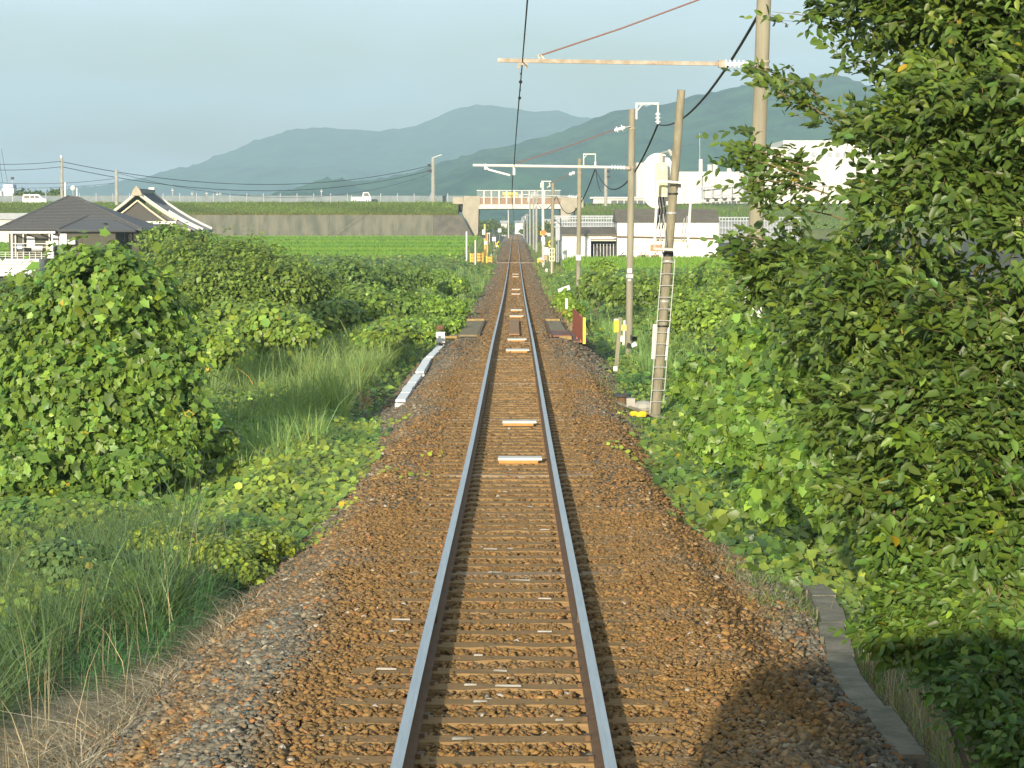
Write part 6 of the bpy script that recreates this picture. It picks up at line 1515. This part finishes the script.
def sprays(bl, n, L, ls, nleaf, m, parent, indiv=0, hole_t=-.14, base=(1, 1, 1), extra=(), tpl=LAN):
    b = np.array([(*P(q[0], q[1], q[3]), q[2] * q[3] / F) for q in bl]); wg = b[:, 3] ** 2.0; wg /= wg.sum()
    i = R.choice(len(b), n, p=wg); d = unit(R.normal(size=(n, 3)) * [1, 1.1, .9]); r = (.25 + .75 * R.rand(n) ** .7)
    O = b[i, :3] + d * (b[i, 3] * r * (1 + .2 * nz(d[:, 0] * 2 + i, d[:, 2] * 2, 1.7, 1)))[:, None] * [1, 1.25, .92]
    D = unit(d * .8 + R.normal(0, .6, (n, 3)) + [-.3, -.35, .12]); hole = (nz(O[:, 0] * 2.6 + .8 * O[:, 1], O[:, 2] * 2.9 - .5 * O[:, 1], 1.0, 6) > hole_t) | (R.rand(n) < .08); O, D = O[hole], D[hole]
    for (x0, y0, x1, y1, Y) in extra:
        tip = np.array(P(x0, y0, Y)); rt = np.array(P(x1, y1, Y - .2)); k = 16
        tt = R.rand(k) ** 1.2; o_ = tip + (rt - tip) * tt[:, None] * 1.0 + R.normal(0, .05, (k, 3)); dd = unit(np.tile(tip - rt, (k, 1)) / np.linalg.norm(tip - rt) + R.normal(0, .55, (k, 3)))
        o_, dd = o_[:7 + 6 * (y0 > 130)], dd[:7 + 6 * (y0 > 130)]; O = np.vstack([O, o_]); D = np.vstack([D, dd])
    g = ground(O[:, 0], O[:, 1]); ok = (O[:, 2] > g + .1) & (O[:, 0] > 1.72); O, D = O[ok], D[ok]; n = len(O)
    O = O - D * L * .5
    side = unit(np.cross(D, np.array([0, 0, 1.]) + R.normal(0, .3, (n, 3)))); upv = np.cross(side, D)
    upv = upv * np.sign(upv[:, 2:3] + 1e-6)
    upv = unit(upv + R.normal(0, .35, (n, 3)))
    Ls = L * np.exp(R.normal(0, .2, n))
    Cs, Ns, Ds, Ss = [], [], [], []
    for k in range(nleaf):
        t_ = (k + .6) / nleaf; s = 1 if k % 2 else -1
        last = (k == nleaf - 1)
        C = O + D * (Ls * t_)[:, None] - np.array([0, 0, 1]) * (.14 * t_ * t_ * Ls)[:, None]
        dl = D * (.75 if not last else 1.5) + side * s * (.0 if last else .85) + R.normal(0, .2, (n, 3)) + [0, 0, -.12]
        nn = upv * .75 + [-.05, -.50, .18] + R.normal(0, .36, (n, 3))
        Cs.append(C); Ds.append(dl); Ns.append(nn); Ss.append(ls * (.75 + .45 * math.sin(math.pi * t_)) * np.exp(R.normal(0, .14, n)))
    C = np.vstack(Cs); N = np.vstack(Ns); Dl = unit(np.vstack(Ds)); S = np.concatenate(Ss)
    sid = np.tile(np.arange(n), nleaf); st = np.exp(R.normal(0, .16, n))
    young = R.rand(n) < .16
    mult = np.where(young[:, None], [1.5, 1.35, 1.1], [1, 1, 1]) * st[:, None]
    # stems of the sprays
    E = O + D * Ls[:, None] - np.array([0, 0, 1]) * (.14 * Ls)[:, None]; w_ = .004
    Vt = np.stack([O - side * w_, O + side * w_, E, O + upv * w_], 1).reshape(-1, 3); Tt = (np.array([(0, 1, 2), (1, 3, 2), (3, 0, 2)])[None] + (np.arange(n) * 4)[:, None, None]).reshape(-1, 3)
    tw = arr_mesh('twigs', Vt, Tt, M_twig, parent); tw['kind'] = 'stuff'
    keep = np.ones(len(C), bool)
    if indiv:
        px = VX + (C[:, 0] - CX) * F / C[:, 1]; py = HY - (C[:, 2] - CZ) * F / C[:, 1]
        sc = np.where((px > 0) & (px < 1020) & (py > 0) & (py < 766), -C[:, 1] + R.rand(len(C)) * .8, -999)
        keep = lab_leaves(parent, C, N, Dl, S, tpl, m, indiv, sc)
    V, T = leaves(C[keep], N[keep], S[keep], tpl, Dl[keep])
    col = tints(keep.sum(), len(tpl[0]), .20, .12, base=base) * np.repeat(mult[sid[keep]], len(tpl[0]), 0)
    o = arr_mesh('crown', V, T, m, parent, col); o['kind'] = 'stuff'
sprays(CL, 10500, .33, .086, 8, L_tree, tr, 300, extra=TWB)
# trunk and limbs
root = V3(5.3, 18.6, -1.9)
MB().tube([root, V3(5.15, 18.5, -.3), V3(4.9, 18.3, 1.4), V3(4.95, 18.2, 3.4), V3(4.7, 18.2, 5.8)], [.19, .15, .12, .09, .04], 10).build('trunk', M_bark, tr, smooth=True)
for i, b in enumerate(CL):
    if b[2] < 25: continue
    e = P(b[0], b[1], b[3]); z0 = max(-1.0, min(5.2, e.z - .9 * random.uniform(.6, 1.2))); s = V3(5.0, 18.4, z0)
    if z0 < .3: s = V3(5.2, 18.5, z0)
    m1 = s.lerp(e, .4) + V3(0, random.gauss(0, .15), .12); m2 = s.lerp(e, .75) + V3(0, random.gauss(0, .1), .1)
    L = (e - s).length; r = .012 + .010 * L
    MB().tube([s, m1, m2, e], [r, r * .7, r * .45, r * .2], 6).build('limb', M_bark, tr)
for (x0, y0, x1, y1, Y) in TWB:
    a, b = P(x1, y1, Y - .2), P(x0, y0, Y); MB().tube([a + V3(.12, 0, -.04), a, a.lerp(b, .5) + V3(0, 0, .02), b], [.008, .007, .005, .002], 5).build('branch', M_twig, tr)
# lower leafy shrubs in front of the tree
for k, (bl, lb, n_, bs, ls) in enumerate((([(955, 500, 78, 15.8), (908, 556, 32, 16.6), (1020, 520, 80, 15.2), (898, 505, 26, 17.4)], 'leafy shrub with pale young tips under the big tree', 2300, (1.15, 1.2, 1), .086),
                          ([(925, 622, 40, 15.6), (893, 630, 22, 16), (970, 610, 46, 15.2), (1010, 600, 56, 14.8)], 'low leafy shrub beside the kerb wall bend, right foreground', 1500, (1.15, 1.2, 1), .075),
                          ([(1010, 690, 48, 14.2), (1045, 735, 56, 13.8), (968, 680, 24, 14.8)], 'dark shrub in the bottom right corner beyond the kerb', 1200, (.8, .95, 1), .075))):
    b0 = P(bl[0][0], bl[0][1], bl[0][3]); t = thing('leafy_shrub', lb, 'shrub', (b0.x + .5, b0.y, float(ground(b0.x + .5, b0.y))), 'shrubs under the big tree')
    sprays(bl, n_, .30, ls, 8, L_tree, t, 300 if k == 1 else 0, base=bs, hole_t=.06)
    mb = MB()
    for q in bl:
        e = P(q[0], q[1], q[3]); f_ = ORG[t]; mb.tube([f_ - V3(0, 0, .1), f_.lerp(e, .5) + V3(0, 0, .15), e], [.03, .02, .006], 6)
    mb.build('stem', M_bark, t)
# broad-leaved vine hanging on the left flank of the tree
bush('hanging_vine', 'broad-leaved vine draped over the lower left flank of the big tree', 'vine',
     [(775, 420, 44, 23.5, 1.2, .8), (810, 355, 38, 22, 1.1, .8), (812, 465, 40, 22, 1.0, .8), (836, 508, 24, 20.5, 1.0, .8), (755, 350, 34, 26, 1.0, .8), (775, 495, 34, 25, .8, .8), (725, 430, 38, 28, .9, .8), (850, 450, 36, 20, 1.3, .8), (712, 385, 34, 31, .9, .8)],
     17000, .092, LB2, L_bush, base=(1.0, 1.0, .9), indiv=0, inner=.5, stems=0, var=.3)
